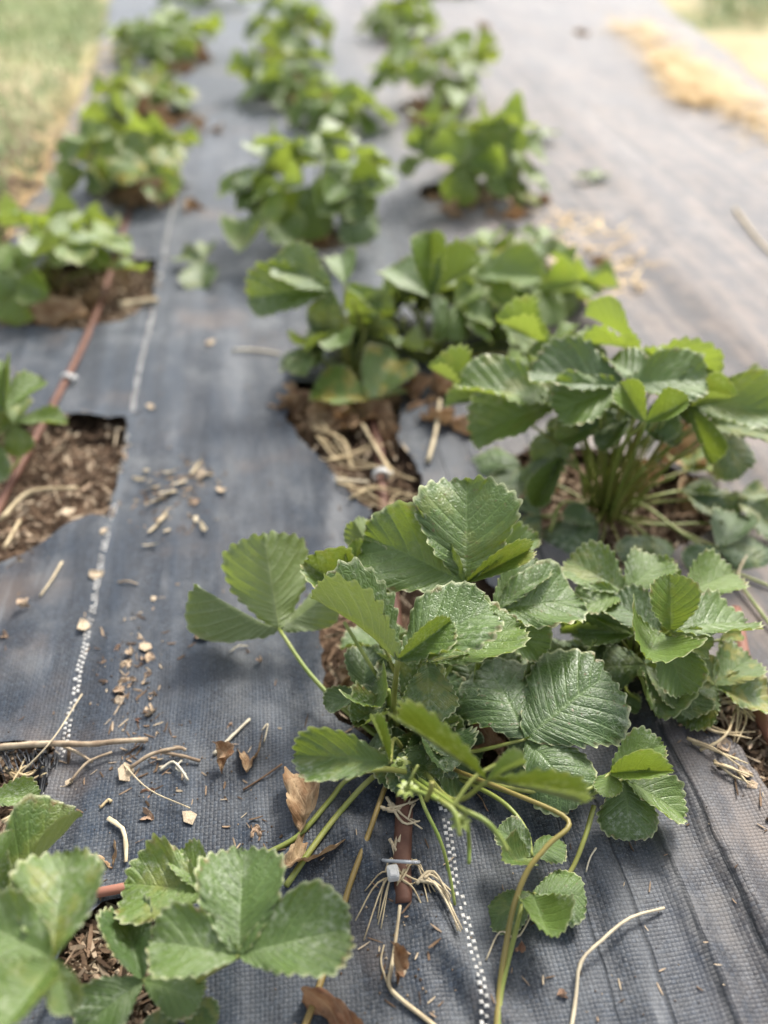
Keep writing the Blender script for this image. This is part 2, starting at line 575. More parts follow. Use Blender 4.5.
def frame(base, tip, roll=0.0, width=0.8, up=None):
    base, tip = Vector(base), Vector(tip)
    ax = tip - base
    L = ax.length
    y = ax / L
    if up is None:
        up = Vector((0, 0, 0.78)) + (CAM - base).normalized() * 0.3
    n = up - y * up.dot(y)
    n.normalize()
    n = Matrix.Rotation(rad(roll), 3, y) @ n
    x = y.cross(n)
    m = Matrix((x * (L * width), y * L, n * L)).transposed().to_4x4()
    m.translation = base
    return m, L


LENGTHS = []


class Plant:
    def __init__(self, crown, label, group=None, name='strawberry_plant', far=False, tone=0.4):
        self.o = Vector(crown)
        self.e = tag(empty(name, self.o), label, 'strawberry plant', group)
        self.far, self.tone = far, tone
        self.k = 0

    def leaf(self, j, tips, tone=None, path=None, r=0.0017, red=0.1, old=0.0, up=None):
        """j: the point where the leaflets meet; tips: (tip, width, roll, style)."""
        j = Vector(j)
        tone = self.tone if tone is None else tone
        if path is None:
            c = self.o
            mid = c.lerp(j, 0.45)
            mid.z = c.z + (j.z - c.z) * 0.62
            side = Vector((R.uniform(-1, 1), R.uniform(-1, 1), 0)) * (j - c).length * 0.05
            start = c + Vector(((j - c).x, (j - c).y, 0)) * 0.05
            path = [start, mid + side, j]
        else:
            path = [Vector(p) for p in path] + [j]
        vs, fs = tube_geo(local(smooth_path(path, 4 if self.far else 6), self.o), r * 1.15, r * 0.8, 5 if self.far else 8, 0.04)
        st = link('leaf', mesh('leaf_stalk', vs, fs, 'stalk'), self.e)
        st['tone'] = min(1.0, max(0.0, red + R.uniform(-0.08, 0.12)))
        for tp in tips:
            tip, w, roll, sty = tp[:4]
            m, L = frame(j, tip, roll, w, up)
            LENGTHS.append((round(L, 3), self.e.name))
            lib = LOW if self.far else LEAF
            if sty not in lib:
                sty = 'fold'
            me = lib[sty][self.k % len(lib[sty])]
            self.k += 1
            m.translation -= self.o
            o = link('leaflet', me, st, m)
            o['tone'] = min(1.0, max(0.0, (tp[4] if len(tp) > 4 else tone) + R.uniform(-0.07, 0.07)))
            o['old'] = float(old) if old else R.choice([0.0, 0.0, 0.0, 0.12, 0.25])
        return st

    def traced(self, j, tips, **kw):
        """Leaf given by places in the photograph with heights in centimetres."""
        J = P(j[0], j[1], j[2] / 100)
        T = []
        for t in tips:
            t = list(t) + [0.8, 0, 'flat'][len(t) - 3:] if len(t) < 6 else list(t)
            q = P(t[0], t[1], t[2] / 100)
            lim = kw.get('lmax', 0.078)
            if (q - J).length > lim:
                best = min((abs((P(t[0], t[1], t[2] / 100 + dz) - J).length - lim) + abs(dz) * 0.15, dz) for dz in [k * 0.002 for k in range(-12, 26)] if t[2] / 100 + dz > 0.008)
                q = P(t[0], t[1], t[2] / 100 + best[1])
            T.append((q, *t[3:]))
        kw.pop('lmax', None)
        if 'path' in kw and kw['path'] is not None:
            kw['path'] = [P(a, b, c / 100) for a, b, c in kw['path']]
        return self.leaf(J, T, **kw)

    def wild(self, n, radius, height, seed, size=0.06, spread=(0.25, 1.0), az=(0, 360), old=0.12, tone=None, tilt=28):
        """Leaves thrown out round the crown, for plants too blurred to trace leaf by leaf."""
        rg = random.Random(seed)
        tone = self.tone if tone is None else tone
        for i in range(n):
            a = rad(az[0] + (az[1] - az[0]) * ((i * 0.381966 + rg.uniform(-0.08, 0.08)) % 1.0))
            f = spread[0] + (spread[1] - spread[0]) * math.sqrt((i + 0.5) / n)
            q = radius * f * rg.uniform(0.85, 1.1)
            out = Vector((math.cos(a), math.sin(a), 0))
            z = height * (1.0 - 0.5 * f ** 1.7) * rg.uniform(0.7, 1.08)
            j = self.o + out * max(0.01, q - size * 0.5) + Vector((0, 0, max(0.012, z)))
            tl = rad(rg.uniform(4, tilt) + 22 * f)
            nrm = (Vector((0, 0, 1)) * math.cos(tl) + out * math.sin(tl) + Vector((rg.uniform(-1, 1), rg.uniform(-1, 1), 0)) * 0.28).normalized()
            fw = (out - nrm * out.dot(nrm)).normalized()
            sd = nrm.cross(fw)
            tips = []
            s = size * rg.uniform(0.75, 1.2)
            for ang, k in ((0, 1.0), (rg.uniform(58, 82), 0.92), (-rg.uniform(58, 82), 0.92)):
                d = fw * math.cos(rad(ang)) + sd * math.sin(rad(ang)) + nrm * rg.uniform(-0.15, 0.28)
                sty = rg.choice(['flat', 'cup', 'wavy', 'droop', 'dome', 'wavy'])
                tips.append((j + d.normalized() * s * k, rg.uniform(0.86, 1.04), rg.uniform(-18, 18), sty))
            t = tone + rg.uniform(-0.25, 0.25)
            o_ = 1.0 if rg.random() < old else rg.choice([0.0, 0.0, 0.15])
            self.leaf(j, tips, tone=t, r=0.0017, old=o_, up=nrm, red=rg.choice([0.0, 0.1, 0.3]))

    def dead(self, spots, size=0.045):
        for (p, rot, tone) in spots:
            L = size * R.uniform(0.8, 1.25)
            m = Matrix.LocRotScale(Vector(p) - self.o, Matrix.Rotation(rad(rot), 3, 'Z') @ Matrix.Rotation(R.uniform(-0.5, 0.5), 3, 'X'), Vector((L * 0.8, L, L)))
            o = link('withered_leaf', DRY[self.k % 3], self.e, m.to_4x4() if hasattr(m, 'to_4x4') else m)
            o['tone'] = tone * 0.5
            self.k += 1


# ------------------------------------------------------------------ ground and fabric
def px_poly(pts, z=0.0):
    return [P(a, b, z) for a, b in pts]


HOLES = [
    px_poly([(62, 421), (128, 425), (129, 462), (116, 498), (108, 522), (92, 521), (70, 532), (48, 548), (8, 566), (-70, 600), (-80, 432)]),
    px_poly([(-20, 330), (-10, 285), (60, 268), (110, 262), (158, 266), (156, 306), (122, 328), (88, 336), (40, 332)]),
    px_poly([(296, 388), (286, 424), (304, 448), (332, 484), (372, 519), (352, 545), (334, 590), (322, 628), (324, 690), (334, 722), (374, 752),
             (430, 778), (505, 772), (548, 736), (540, 660), (470, 560), (426, 508), (416, 470), (398, 446), (402, 402), (350, 390)]),
    px_poly([(492, 470), (540, 545), (600, 580), (660, 566), (722, 528), (690, 482), (610, 458), (540, 452)]),
    px_poly([(690, 716), (742, 690), (840, 690), (860, 850), (792, 822), (764, 798), (738, 756), (706, 736)]),
    px_poly([(-60, 744), (18, 748), (57, 751), (52, 792), (40, 828), (10, 846), (-60, 850)]),
    px_poly([(70, 940), (105, 908), (146, 902), (172, 940), (180, 1000), (150, 1050), (90, 1050), (50, 990)]),
    px_poly([(618, 650), (668, 668), (660, 690), (610, 688), (592, 668)]),
]


def hole_round(px, py, r, seed):
    rg = random.Random(seed)
    c = P(px, py)
    r *= 0.8
    pts = []
    for i in range(14):
        a = i / 14 * 2 * math.pi
        q = r * rg.uniform(0.75, 1.15)
        pts.append(c + Vector((math.cos(a) * q, math.sin(a) * q * 0.8, 0)))
    HOLES.append(pts)


for k, (a, b, r) in enumerate([(468, 198, .13), (318, 242, .10), (438, 112, .11), (400, 44, .11), (292, 100, .13), (284, 52, .1), (138, 196, .13),
                               (150, 118, .13), (176, 62, .13), (505, 318, .10)]):
    hole_round(a, b, r, 70 + k)

OUTER = px_poly([(112, 0), (98, 60), (70, 130), (45, 190), (-10, 275), (-150, 520), (-300, 800), (-420, 1180), (1400, 1180), (1250, 520), (900, 230),
                 (800, 120), (740, 66), (672, 14), (640, -20), (610, -70), (150, -70), (125, -30)])


def densify(poly, step, jit, seed):
    rg = random.Random(seed)
    out = []
    for i in range(len(poly)):
        a, b = poly[i], poly[(i + 1) % len(poly)]
        n = max(1, int((b - a).length / step))
        for k in range(n):
            p = a.lerp(b, k / n)
            if k:
                p = p + Vector((rg.uniform(-jit, jit), rg.uniform(-jit, jit), 0))
            out.append(p)
    return out


HOLES = [densify(h, 0.008, 0.0026, i) for i, h in enumerate(HOLES)]
OUTER = densify(OUTER, 0.06, 0.012, 99)


def inside(pts, poly):
    x, y = pts[:, 0], pts[:, 1]
    res = np.zeros(len(pts), bool)
    for i in range(len(poly)):
        x1, y1 = poly[i].x, poly[i].y
        x2, y2 = poly[i - 1].x, poly[i - 1].y
        if y1 == y2:
            continue
        c = ((y1 > y) != (y2 > y)) & (x < (x2 - x1) * (y - y1) / (y2 - y1) + x1)
        res ^= c
    return res


def dist_poly(pts, poly):
    d = np.full(len(pts), 1e9)
    for i in range(len(poly)):
        a = np.array((poly[i - 1].x, poly[i - 1].y))
        b = np.array((poly[i].x, poly[i].y))
        ab = b - a
        l2 = max(1e-12, ab @ ab)
        t = np.clip(((pts - a) @ ab) / l2, 0, 1)
        q = a + t[:, None] * ab
        d = np.minimum(d, np.hypot(*(pts - q).T))
    return d


FOLDS = []          # (cross-row place, along-row centre, along-row reach, width, height)
for (a, b, w, h, reach) in [((663, 862), (726, 1000), .0055, .0065, .30), ((700, 826), (760, 930), .005, .004, .35), ((690, 780), (748, 900), .012, .006, .5),
                            ((372, 866), (468, 985), .010, .008, .16), ((398, 890), (452, 1000), .006, -.005, .14), ((262, 760), (250, 900), .004, .0035, .25),
                            ((330, 470), (318, 640), .012, .008, .3), ((600, 880), (640, 1000), .008, .003, .2), ((560, 300), (700, 420), .03, .008, .6),
                            ((650, 260), (768, 380), .04, .008, .8), ((600, 150), (720, 300), .05, .010, 1.2), ((230, 300), (225, 420), .012, .005, .4)]:
    A, B = P(*a), P(*b)
    FOLDS.append((A, B, w, h, reach))


def fabric_z(x, y):
    p = Vector((x, y, 0))
    z = 0.0075 + 0.0045 * noise.noise(Vector((x * 5, y * 3, 0.3))) + 0.0022 * noise.noise(Vector((x * 17, y * 9, 2.3)))
    u, v = uv_row(p)
    z += 0.0022 * noise.noise(Vector((u * 42, v * 5, 7.7)))
    for A, B, w, h, reach in FOLDS:
        ab = B - A
        L = ab.length
        d = ab / L
        r = p - A
        s = r.dot(d)
        e = abs(r.x * d.y - r.y * d.x + 0.004 * noise.noise(Vector((s * 9, h * 900, 0))))
        if e < 3.5 * w:
            mid = s - L / 2
            z += h * math.exp(-(e / w) ** 2) * math.exp(-(mid / reach) ** 2)
    return max(z, 0.0015)


def radial_points(y0, y1, k, xl, xr):
    """Points that get sparser with distance from where the photograph was taken."""
    out = []
    y = y0
    i = 0
    while y < y1:
        st = k * math.hypot(y, 0.45)
        x = xl(y) + (st / 2 if i % 2 else 0)
        while x < xr(y):
            out.append((x + R.uniform(-.25, .25) * st, y + R.uniform(-.2, .2) * st))
            x += st
        y += st * 0.9
        i += 1
    return out


pts = radial_points(-0.1, 9.0, 0.0155, lambda y: -0.55 - 0.62 * max(0, y), lambda y: 0.62 + 0.72 * max(0, y))
arr = np.array(pts)
keep = inside(arr, OUTER)
near_any = np.zeros(len(arr), bool)
for h in HOLES:
    bb = np.array([(p.x, p.y) for p in h])
    lo, hi = bb.min(0) - .02, bb.max(0) + .02
    cand = np.where((arr > lo).all(1) & (arr < hi).all(1))[0]
    if len(cand):
        near_any[cand] |= inside(arr[cand], h) | (dist_poly(arr[cand], h) < 0.003)
arr = arr[keep & ~near_any]
cv = [Vector((float(a), float(b))) for a, b in arr]
ce = []
for poly in HOLES + [OUTER]:
    s0 = len(cv)
    cv += [Vector((p.x, p.y)) for p in poly]
    n = len(poly)
    ce += [(s0 + i, s0 + (i + 1) % n) for i in range(n)]
tv, te, tf, *_ = delaunay_2d_cdt(cv, ce, [], 0, 1e-5)
tv = np.array([(v.x, v.y) for v in tv])
tf = np.array(tf)
cen = tv[tf].mean(1)
ok = inside(cen, OUTER)
for h in HOLES:
    ok &= ~inside(cen, h)
tf = tf[ok]
used = np.unique(tf)
remap = -np.ones(len(tv), int)
remap[used] = np.arange(len(used))
tv, tf = tv[used], remap[tf]
curl = np.zeros(len(tv))
for h in HOLES:
    bb = np.array([(p.x, p.y) for p in h])
    lo, hi = bb.min(0) - .05, bb.max(0) + .05
    cand = np.where((tv > lo).all(1) & (tv < hi).all(1))[0]
    if len(cand):
        d = dist_poly(tv[cand], h)
        curl[cand] = np.maximum(curl[cand], np.exp(-(d / 0.012) ** 2))
fv = []
for (x, y), c in zip(tv, curl):
    lift = 0.0045 * c * (0.6 + 1.2 * noise.noise(Vector((x * 22, y * 22, 9.1))))
    fv.append((x, y, fabric_z(x, y) + max(0, lift)))
fabric = link('weed_fabric', mesh('weed_fabric', fv, [tuple(int(i) for i in t) for t in tf], 'fabric'))
tag(fabric, 'dark blue-grey woven weed fabric laid over the planting bed', None, None, 'structure')

gp = []
ys = [-1.5]
while ys[-1] < 60:
    ys.append(ys[-1] + 0.02 * max(0.7, abs(ys[-1])))
nx = 110
gv, gf = [], []
for y in ys:
    for i in range(nx + 1):
        t = i / nx * 2 - 1
        x = (0.9 + 1.0 * max(0, y)) * (t * 0.75 + t ** 3 * 0.6)
        z = -0.020 + 0.007 * noise.noise(Vector((x * 14, y * 14, 3))) + 0.004 * noise.noise(Vector((x * 40, y * 40, 5)))
        if y > 6:
            z = -0.006
        gv.append((x, y, min(z, -0.005)))
for j in range(len(ys) - 1):
    for i in range(nx):
        a = j * (nx + 1) + i
        gf.append((a, a + 1, a + nx + 2, a + nx + 1))
ground = tag(link('ground', mesh('ground', gv, gf, 'ground')), 'brown soil under and around the fabric', None, None, 'structure')


def fz(p):
    return fabric_z(p.x, p.y)


def on(px, py, lift=0.001):
    p = P(px, py, 0.007)
    q = P(px, py, fz(p) + lift)
    return q


# marker threads woven into the fabric: two offset columns of little white stitches
def marker(path_px, half=0.0017, pitch=0.0054, seed=0):
    rg = random.Random(seed)
    path = smooth_path([P(a, b, 0.007) for a, b in path_px], 10)
    seg = [0]
    for a, b in zip(path, path[1:]):
        seg.append(seg[-1] + (b - a).length)
    n = int(seg[-1] / pitch)
    vs, fs = [], []
    for i in range(n):
        for sg, ph in ((-1, 0.0), (1, 0.5)):
            s = (i + ph) * pitch
            if s > seg[-1]:
                continue
            if rg.random() < 0.10:
                continue
            k = max(q for q in range(len(seg)) if seg[q] <= s)
            k = min(k, len(path) - 2)
            d = (path[k + 1] - path[k]).normalized()
            p = path[k] + d * (s - seg[k])
            nrm = Vector((d.y, -d.x, 0))
            c = p + nrm * (sg * half + 0.0006 * math.sin(s * 120) + rg.uniform(-.0003, .0003))
            hw, hl = half * rg.uniform(0.62, 1.0), pitch * rg.uniform(0.23, 0.30)
            z = fabric_z(c.x, c.y)
            b0 = len(vs)
            for (q, e, zz) in ((-1, -1, 0), (1, -1, 0), (1, 1, 0), (-1, 1, 0), (-.6, -.6, .0007), (.6, -.6, .0007), (.6, .6, .0007), (-.6, .6, .0007)):
                w = c + nrm * (q * hw) + d * (e * hl)
                vs.append((w.x, w.y, z + 0.0003 + zz))
            fs += [(b0 + 4, b0 + 5, b0 + 6, b0 + 7)] + [(b0 + i_, b0 + (i_ + 1) % 4, b0 + 4 + (i_ + 1) % 4, b0 + 4 + i_) for i_ in range(4)]
    return link('marker_thread', mesh('marker_thread', vs, fs, 'thread', False), fabric)


marker([(38, 812), (60, 755), (77, 680), (92, 610), (106, 538), (118, 490), (131, 420), (141, 365), (152, 320), (163, 262), (172, 215), (182, 160)], seed=1)
marker([(441, 800), (446, 822), (453, 868), (461, 905), (470, 938), (478, 975), (485, 1026), (488, 1070)], seed=2)

# frayed black tape ends hanging at the cut by the lower left soil opening
fr_v, fr_f = [], []
rg = random.Random(5)
for i in range(26):
    x0 = rg.uniform(-10, 56)
    p0 = P(x0, 752 + rg.uniform(-3, 3), 0.011)
    p1 = P(x0 + rg.uniform(-9, 9), 760 + rg.uniform(-8, 10), 0.014 + rg.uniform(0, .006))
    p2 = P(x0 + rg.uniform(-14, 16), 768 + rg.uniform(-12, 22), 0.006)
    v, f = tube_geo(smooth_path([p0, p1, p2], 5), 0.0008, 0.0005, 4)
    b0 = len(fr_v)
    fr_v += v
    fr_f += [tuple(q + b0 for q in t) for t in f]
for i in range(9):
    x0 = rg.uniform(30, 60)
    p0 = P(x0, 755, 0.010)
    p1 = P(x0 + rg.uniform(-9, 4), 772, 0.008)
    p2 = P(x0 - rg.uniform(0, 18), 800 + rg.uniform(-10, 14), 0.003)
    v, f = tube_geo(smooth_path([p0, p1, p2], 5), 0.0016, 0.0010, 4)
    b0 = len(fr_v)
    fr_v += v
    fr_f += [tuple(q + b0 for q in t) for t in f]
link('frayed_edge', mesh('frayed_edge', fr_v, fr_f, 'black'), fabric)

# soil litter in the openings: crumbs, chips and broken straw nobody could count
mv, mf = [], []
rg = random.Random(21)


def crumb(p, s):
    b0 = len(mv)
    q = [Vector((1, 0, 0)), Vector((-1, 0, 0)), Vector((0, 1, 0)), Vector((0, -1, 0)), Vector((0, 0, 1)), Vector((0, 0, -1))]
    for v in q:
        mv.append(p + v * s * rg.uniform(0.5, 1.2))
    for f in ((0, 2, 4), (2, 1, 4), (1, 3, 4), (3, 0, 4), (2, 0, 5), (1, 2, 5), (3, 1, 5), (0, 3, 5)):
        mf.append(tuple(b0 + i for i in f))


def sliver(p, L, w, az, tilt):
    b0 = len(mv)
    d = Vector((math.cos(az) * math.cos(tilt), math.sin(az) * math.cos(tilt), math.sin(tilt)))
    s = Vector((-math.sin(az), math.cos(az), rg.uniform(-.5, .5))).normalized()
    n = d.cross(s)
    for a, b in ((-1, 0.7), (-.3, 1), (.4, .9), (1, .35)):
        for sg in (-1, 1):
            for t in (-0.5, 0.5):
                mv.append(p + d * (a * L / 2) + s * (sg * b * w / 2) + n * (t * w * 0.22 + (a * a) * w * 0.25))
    for i in range(3):
        q = b0 + i * 4
        mf.extend([(q, q + 2, q + 6, q + 4), (q + 1, q + 5, q + 7, q + 3), (q, q + 4, q + 5, q + 1), (q + 2, q + 3, q + 7, q + 6)])
    mf.extend([(b0, b0 + 1, b0 + 3, b0 + 2), (b0 + 12, b0 + 14, b0 + 15, b0 + 13)])


for hi_, h in enumerate(HOLES):
    bb = np.array([(p.x, p.y) for p in h])
    lo, hi = bb.min(0), bb.max(0)
    area = np.prod(hi - lo)
    dist = max(0.3, lo[1])
    n = int(min(1900, area * 72000 / (0.5 + dist) ** 1.5))
    c = np.column_stack([[rg.uniform(lo[0], hi[0]) for _ in range(n)], [rg.uniform(lo[1], hi[1]) for _ in range(n)]])
    c = c[inside(c, h)]
    for x, y in c:
        p = Vector((x, y, -0.013 + rg.uniform(0, 0.012)))
        if rg.random() < 0.5:
            crumb(p, rg.uniform(0.0012, 0.0042) * (1 + 0.4 * dist))
        else:
            sliver(p, rg.uniform(0.006, 0.026) * (1.9 if rg.random() < .18 else 1), rg.uniform(0.0012, 0.0042), rg.uniform(0, 6.28), rg.uniform(-.4, .4))
    for k in range(min(90, len(h))):
        e = h[rg.randrange(len(h))]
        q = Vector((e.x + rg.gauss(0, .010), e.y + rg.gauss(0, .010), 0))
        q.z = fabric_z(q.x, q.y) + .002
        if rg.random() < 0.45:
            crumb(q, rg.uniform(0.0008, 0.0026))
        else:
            sliver(q, rg.uniform(0.006, 0.022), rg.uniform(0.0010, 0.003), rg.uniform(0, 6.28), rg.uniform(-.2, .4))
# loose crumbs blown on to the fabric
for i in range(900):
    px, py = rg.uniform(-40, 800), rg.uniform(300, 1060)
    p = on(px, py, 0.0004)
    if rg.random() < 0.7:
        crumb(p, rg.uniform(0.0003, 0.0009))
    else:
        sliver(p + Vector((0, 0, .0006)), rg.uniform(0.003, 0.009), rg.uniform(0.0005, 0.0013), rg.uniform(0, 6.28), 0.0)
for (cx, cy, sx, sy, n) in [(140, 690, 24, 40, 80), (165, 500, 22, 22, 150), (200, 480, 14, 14, 50), (130, 680, 16, 30, 60), (155, 760, 30, 16, 50), (250, 850, 14, 25, 40), (560, 250, 60, 30, 120), (410, 960, 30, 40, 50), (195, 480, 20, 20, 30), (230, 770, 30, 20, 20)]:
    for i in range(n):
        p = on(cx + rg.gauss(0, sx), cy + rg.gauss(0, sy), 0.0006)
        if rg.random() < 0.5:
            crumb(p, rg.uniform(0.0005, 0.0014))
        else:
            sliver(p, rg.uniform(0.003, 0.012), rg.uniform(0.0008, 0.002), rg.uniform(0, 6.28), 0.1)
tag(link('litter', mesh('litter', mv, mf, 'mulch', False)), 'brown crumbs, bark slivers and broken straw in the soil openings', None, None, 'stuff')


# grass at the far left and straw at the far right of the fabric
def blades(name, mat, polys, n, hgt, wid, flat, label, seed):
    rg = random.Random(seed)
    vs, fs = [], []
    for poly in polys:
        bb = np.array([(p.x, p.y) for p in poly])
        lo, hi = bb.min(0), bb.max(0)
        k = 0
        while k < n:
            x, y = rg.uniform(lo[0], hi[0]), rg.uniform(lo[1], hi[1])
            if not inside(np.array([[x, y]]), poly)[0]:
                continue
            k += 1
            a = rg.uniform(0, 6.28)
            L = hgt * rg.uniform(0.5, 1.3)
            lean = rg.uniform(1.25, 1.56) if flat else rg.uniform(0.1, 0.9)
            d = Vector((math.cos(a), math.sin(a), 0))
            s = Vector((-d.y, d.x, 0)) * wid * rg.uniform(.6, 1.2)
            z0 = rg.uniform(0.0, 0.016) if flat else -0.008
            b0 = len(vs)
            p = Vector((x, y, z0))
            for t, w in ((0, 1), (0.5, 0.8), (1, 0.15)):
                q = p + d * (L * math.sin(lean) * t ** 1.3) + Vector((0, 0, L * math.cos(lean) * t - (0.25 * L * t * t if not flat else 0)))
                q.z = max(q.z, 0.004)
                vs += [q - s * w, q + s * w]
            fs += [(b0, b0 + 1, b0 + 3, b0 + 2), (b0 + 2, b0 + 3, b0 + 5, b0 + 4)]
    return tag(link(name, mesh(name, vs, fs, mat)), label, None, None, 'stuff')


blades('grass', 'grass', [px_poly([(-260, -60), (118, -60), (98, 0), (104, 30), (78, 56), (84, 90), (46, 140), (40, 180), (-6, 230), (-200, 420)])], 15000, 0.075, 0.0028, False,
       'blurred green grass beside the far left edge of the fabric', 31)
blades('grass_tuft', 'grass', [px_poly([(690, -50), (800, -50), (770, 24), (705, 22)])], 2600, 0.09, 0.003, False, 'patch of green grass beyond the straw at the upper right', 33)
blades('straw', 'strawpile', [px_poly([(612, 30), (640, 26), (690, 62), (790, 128), (770, 150), (716, 112), (660, 72)]), px_poly([(672, 12), (700, -20), (900, -40), (1000, 160), (830, 136), (744, 66)]),
                              px_poly([(655, 60), (690, 74), (716, 108), (690, 112)])], 1100, 0.10, 0.0022, True,
       'pale golden straw scattered past the upper right fabric edge', 32)
blades('loose_straw', 'strawpile', [px_poly([(590, 10), (640, 10), (800, 120), (800, 210), (740, 170), (650, 90)]), px_poly([(545, 215), (600, 225), (650, 270), (640, 305), (570, 300), (540, 250)])], 130, 0.055, 0.0020, True,
       'sparse straw spilled over the pale fabric at the upper right and behind the domed plant', 36)
blades('dry_straw', 'strawpile', [px_poly([(80, 60), (140, 30), (112, 100), (60, 230), (0, 250), (20, 180)])], 420, 0.07, 0.002, True,
       'pale dead grass along the upper left fabric edge', 34)


# ------------------------------------------------------------------ drip tubes
def tube_thing(pts_px, label, r=0.0075, tone=0.0):
    pts = [P(a, b, c / 100) for a, b, c in pts_px]
    return tag(rod('drip_tube', pts, r, 'tube', sides=14, n=8, tone=tone), label, 'drip tube', 'brown drip irrigation tubes')


tube_thing([(404, 905, .9), (402, 865, 1.1), (404, 815, 1.1), (404, 770, .7), (400, 700, -.2), (394, 610, -.4), (386, 540, .1), (382, 495, .3), (380, 458, .3), (372, 415, .1), (366, 380, .1)],
           'brown drip tube running under the front plant to the plants behind it', 0.0070)
tube_thing([(-40, 600, .4), (0, 505, .4), (18, 470, .6), (42, 425, 1.0), (70, 372, 1.2), (92, 325, 1.1), (106, 285, 1.0), (120, 240, .8), (140, 180, .5)],
           'brown drip tube along the left row through the soil opening', 0.0050, 0.1)
tube_thing([(800, 800, .6), (778, 750, .8), (758, 708, .9), (744, 660, .7), (735, 610, .4)], 'reddish drip tube at the right edge beside the soil', 0.0062, 0.6)
tube_thing([(96, 893, 1.4), (112, 890, 1.5), (128, 887, 1.4), (150, 884, 1.0)], 'short pink-brown tube end poking out between the lower left leaves', 0.0036, 0.9)


def ring_pts(c, ax, r, n=20, a0=0, a1=360, sq=1.0):
    ax = ax.normalized()
    u = ax.orthogonal().normalized()
    v = ax.cross(u)
    return [c + u * (math.cos(rad(a)) * r) + v * (math.sin(rad(a)) * r * sq) for a in np.linspace(a0, a1, n)]


def join(parts):
    vs, fs = [], []
    for v, f in parts:
        b = len(vs)
        vs += list(v)
        fs += [tuple(i + b for i in t) for t in f]
    return vs, fs


def round_box(c, sx, sy, sz, rot=0.0, k=0.72):
    """A box with all its edges chamfered."""
    vs = []
    for z in (-1, -k, k, 1):
        f = k if abs(z) == 1 else 1.0
        for x, y in ((-1, -k), (-k, -1), (k, -1), (1, -k), (1, k), (k, 1), (-k, 1), (-1, k)):
            a, b = x * sx * f, y * sy * f
            vs.append(Vector(c) + Vector((a * math.cos(rot) - b * math.sin(rot), a * math.sin(rot) + b * math.cos(rot), z * sz)))
    fs = [tuple(range(7, -1, -1)), tuple(range(24, 32))]
    for i in range(3):
        for j in range(8):
            fs.append((i * 8 + j, i * 8 + (j + 1) % 8, (i + 1) * 8 + (j + 1) % 8, (i + 1) * 8 + j))
    return vs, fs


# wire ring with its white plastic fastener round the middle tube
c0 = P(401, 862, 0.012)
clamp = tag(empty('tube_clamp', c0), 'grey wire ring with a white plastic fastener round the brown tube', 'tube clamp')
ax = (P(404, 815, .011) - P(402, 865, .011)).normalized() + Vector((0, 0, .55))
v, f = tube_geo(local(ring_pts(c0 + Vector((0, 0, .001)), ax, 0.0135, 28), c0), 0.0013, None, 8)
link('wire_ring', mesh('wire_ring', v, f, 'metal'), clamp)
pc = P(393, 873, 0.0225)
v, f = join([round_box(pc - c0, .0042, .0050, .0040, 0.15), round_box(pc - c0 + Vector((.0, -.0016, .0036)), .0026, .0030, .0016, 0.15)])
link('plastic_fastener', mesh('plastic_fastener', v, f, 'white', False), clamp)

for (px, py, r, lab) in [(68, 380, .0085, 'white clip ring round the left drip tube'), (381, 476, .0092, 'pale clip ring round the middle drip tube in the soil')]:
    c = P(px, py, 0.011)
    t = tag(empty('tube_clip', c), lab, 'tube clip')
    ax = Vector((ROW.x + .25 * (px < 100), ROW.y, 0.25))
    v, f = join([tube_geo(local(ring_pts(c, ax, r, 20), c), 0.0022, None, 8), tube_geo(local(ring_pts(c + ax * .004, ax, r, 20), c), 0.0016, None, 8)])
    link('ring', mesh('ring', v, f, 'white'), t)
    v, f = round_box(Vector((r * 1.1, 0, .004)), .004, .0026, .0022)
    link('tab', mesh('tab', v, f, 'white', False), t)

# ------------------------------------------------------------------ the front plant
A = Plant(P(408, 752, 0.002), 'large sharp strawberry plant in the centre with long runners and curled grey-green leaves', tone=0.32)
A.traced((279, 629, 4.5), [(263, 537, 9.5, 0.92, 182, 'flat', 0.55), (194, 594, 5.5, 0.62, 196, 'fold', 0.5), (334, 596, 6.5, 0.62, 172, 'flat', 0.5)], tone=0.55,
         path=[(400, 748, 1.0), (352, 716, 2.4), (310, 674, 3.6)], r=0.0021, red=0.05)
A.traced((466, 583, 13), [(468, 478, 15.0, 0.92, 0, 'wavy', 0.26), (366, 531, 15.0, 0.78, -20, 'wavy', 0.34), (531, 548, 15.5, 0.42, 24, 'fold', 0.3)], tone=0.3)
A.traced((470, 572, 9.5), [(536, 533, 12, 0.45, 0, 'flat'), (500, 560, 11, 0.6, 0, 'flat')], tone=0.5)
A.traced((384, 572, 9.0), [(354, 522, 12, 0.55, 165, 'flat'), (398, 548, 11, 0.6, 0, 'flat')], tone=0.55)
A.traced((364, 598, 10), [(301, 566, 12, 0.66, -10, 'cup', 0.30), (352, 540, 13.5, 0.86, 6, 'cup', 0.34), (402, 582, 12, 0.55, 20, 'fold', 0.3)], tone=0.32)
A.traced((398, 660, 14.5), [(322, 586, 17, 0.78, 52, 'tight', 0.28), (486, 597, 17.0, 0.85, -22, 'wavy', 0.24), (450, 623, 17.0, 0.72, 38, 'fold', 0.30)], tone=0.3,
         path=[(402, 745, 1.0), (394, 705, 7.0)], r=0.0024)
A.traced((428, 662, 12.5), [(519, 620, 14, 0.72, 6, 'flat', 0.5), (431, 718, 11, 0.92, -4, 'dome', 0.26), (470, 640, 13, 0.6, 0, 'flat', 0.3)], tone=0.38)
A.traced((493, 611, 10.5), [(580, 592, 11.5, 0.92, 4, 'wavy', 0.30), (545, 652, 8.5, 0.62, 0, 'flat', 0.5), (540, 560, 12, 0.55, 0, 'flat', 0.3)], tone=0.34)
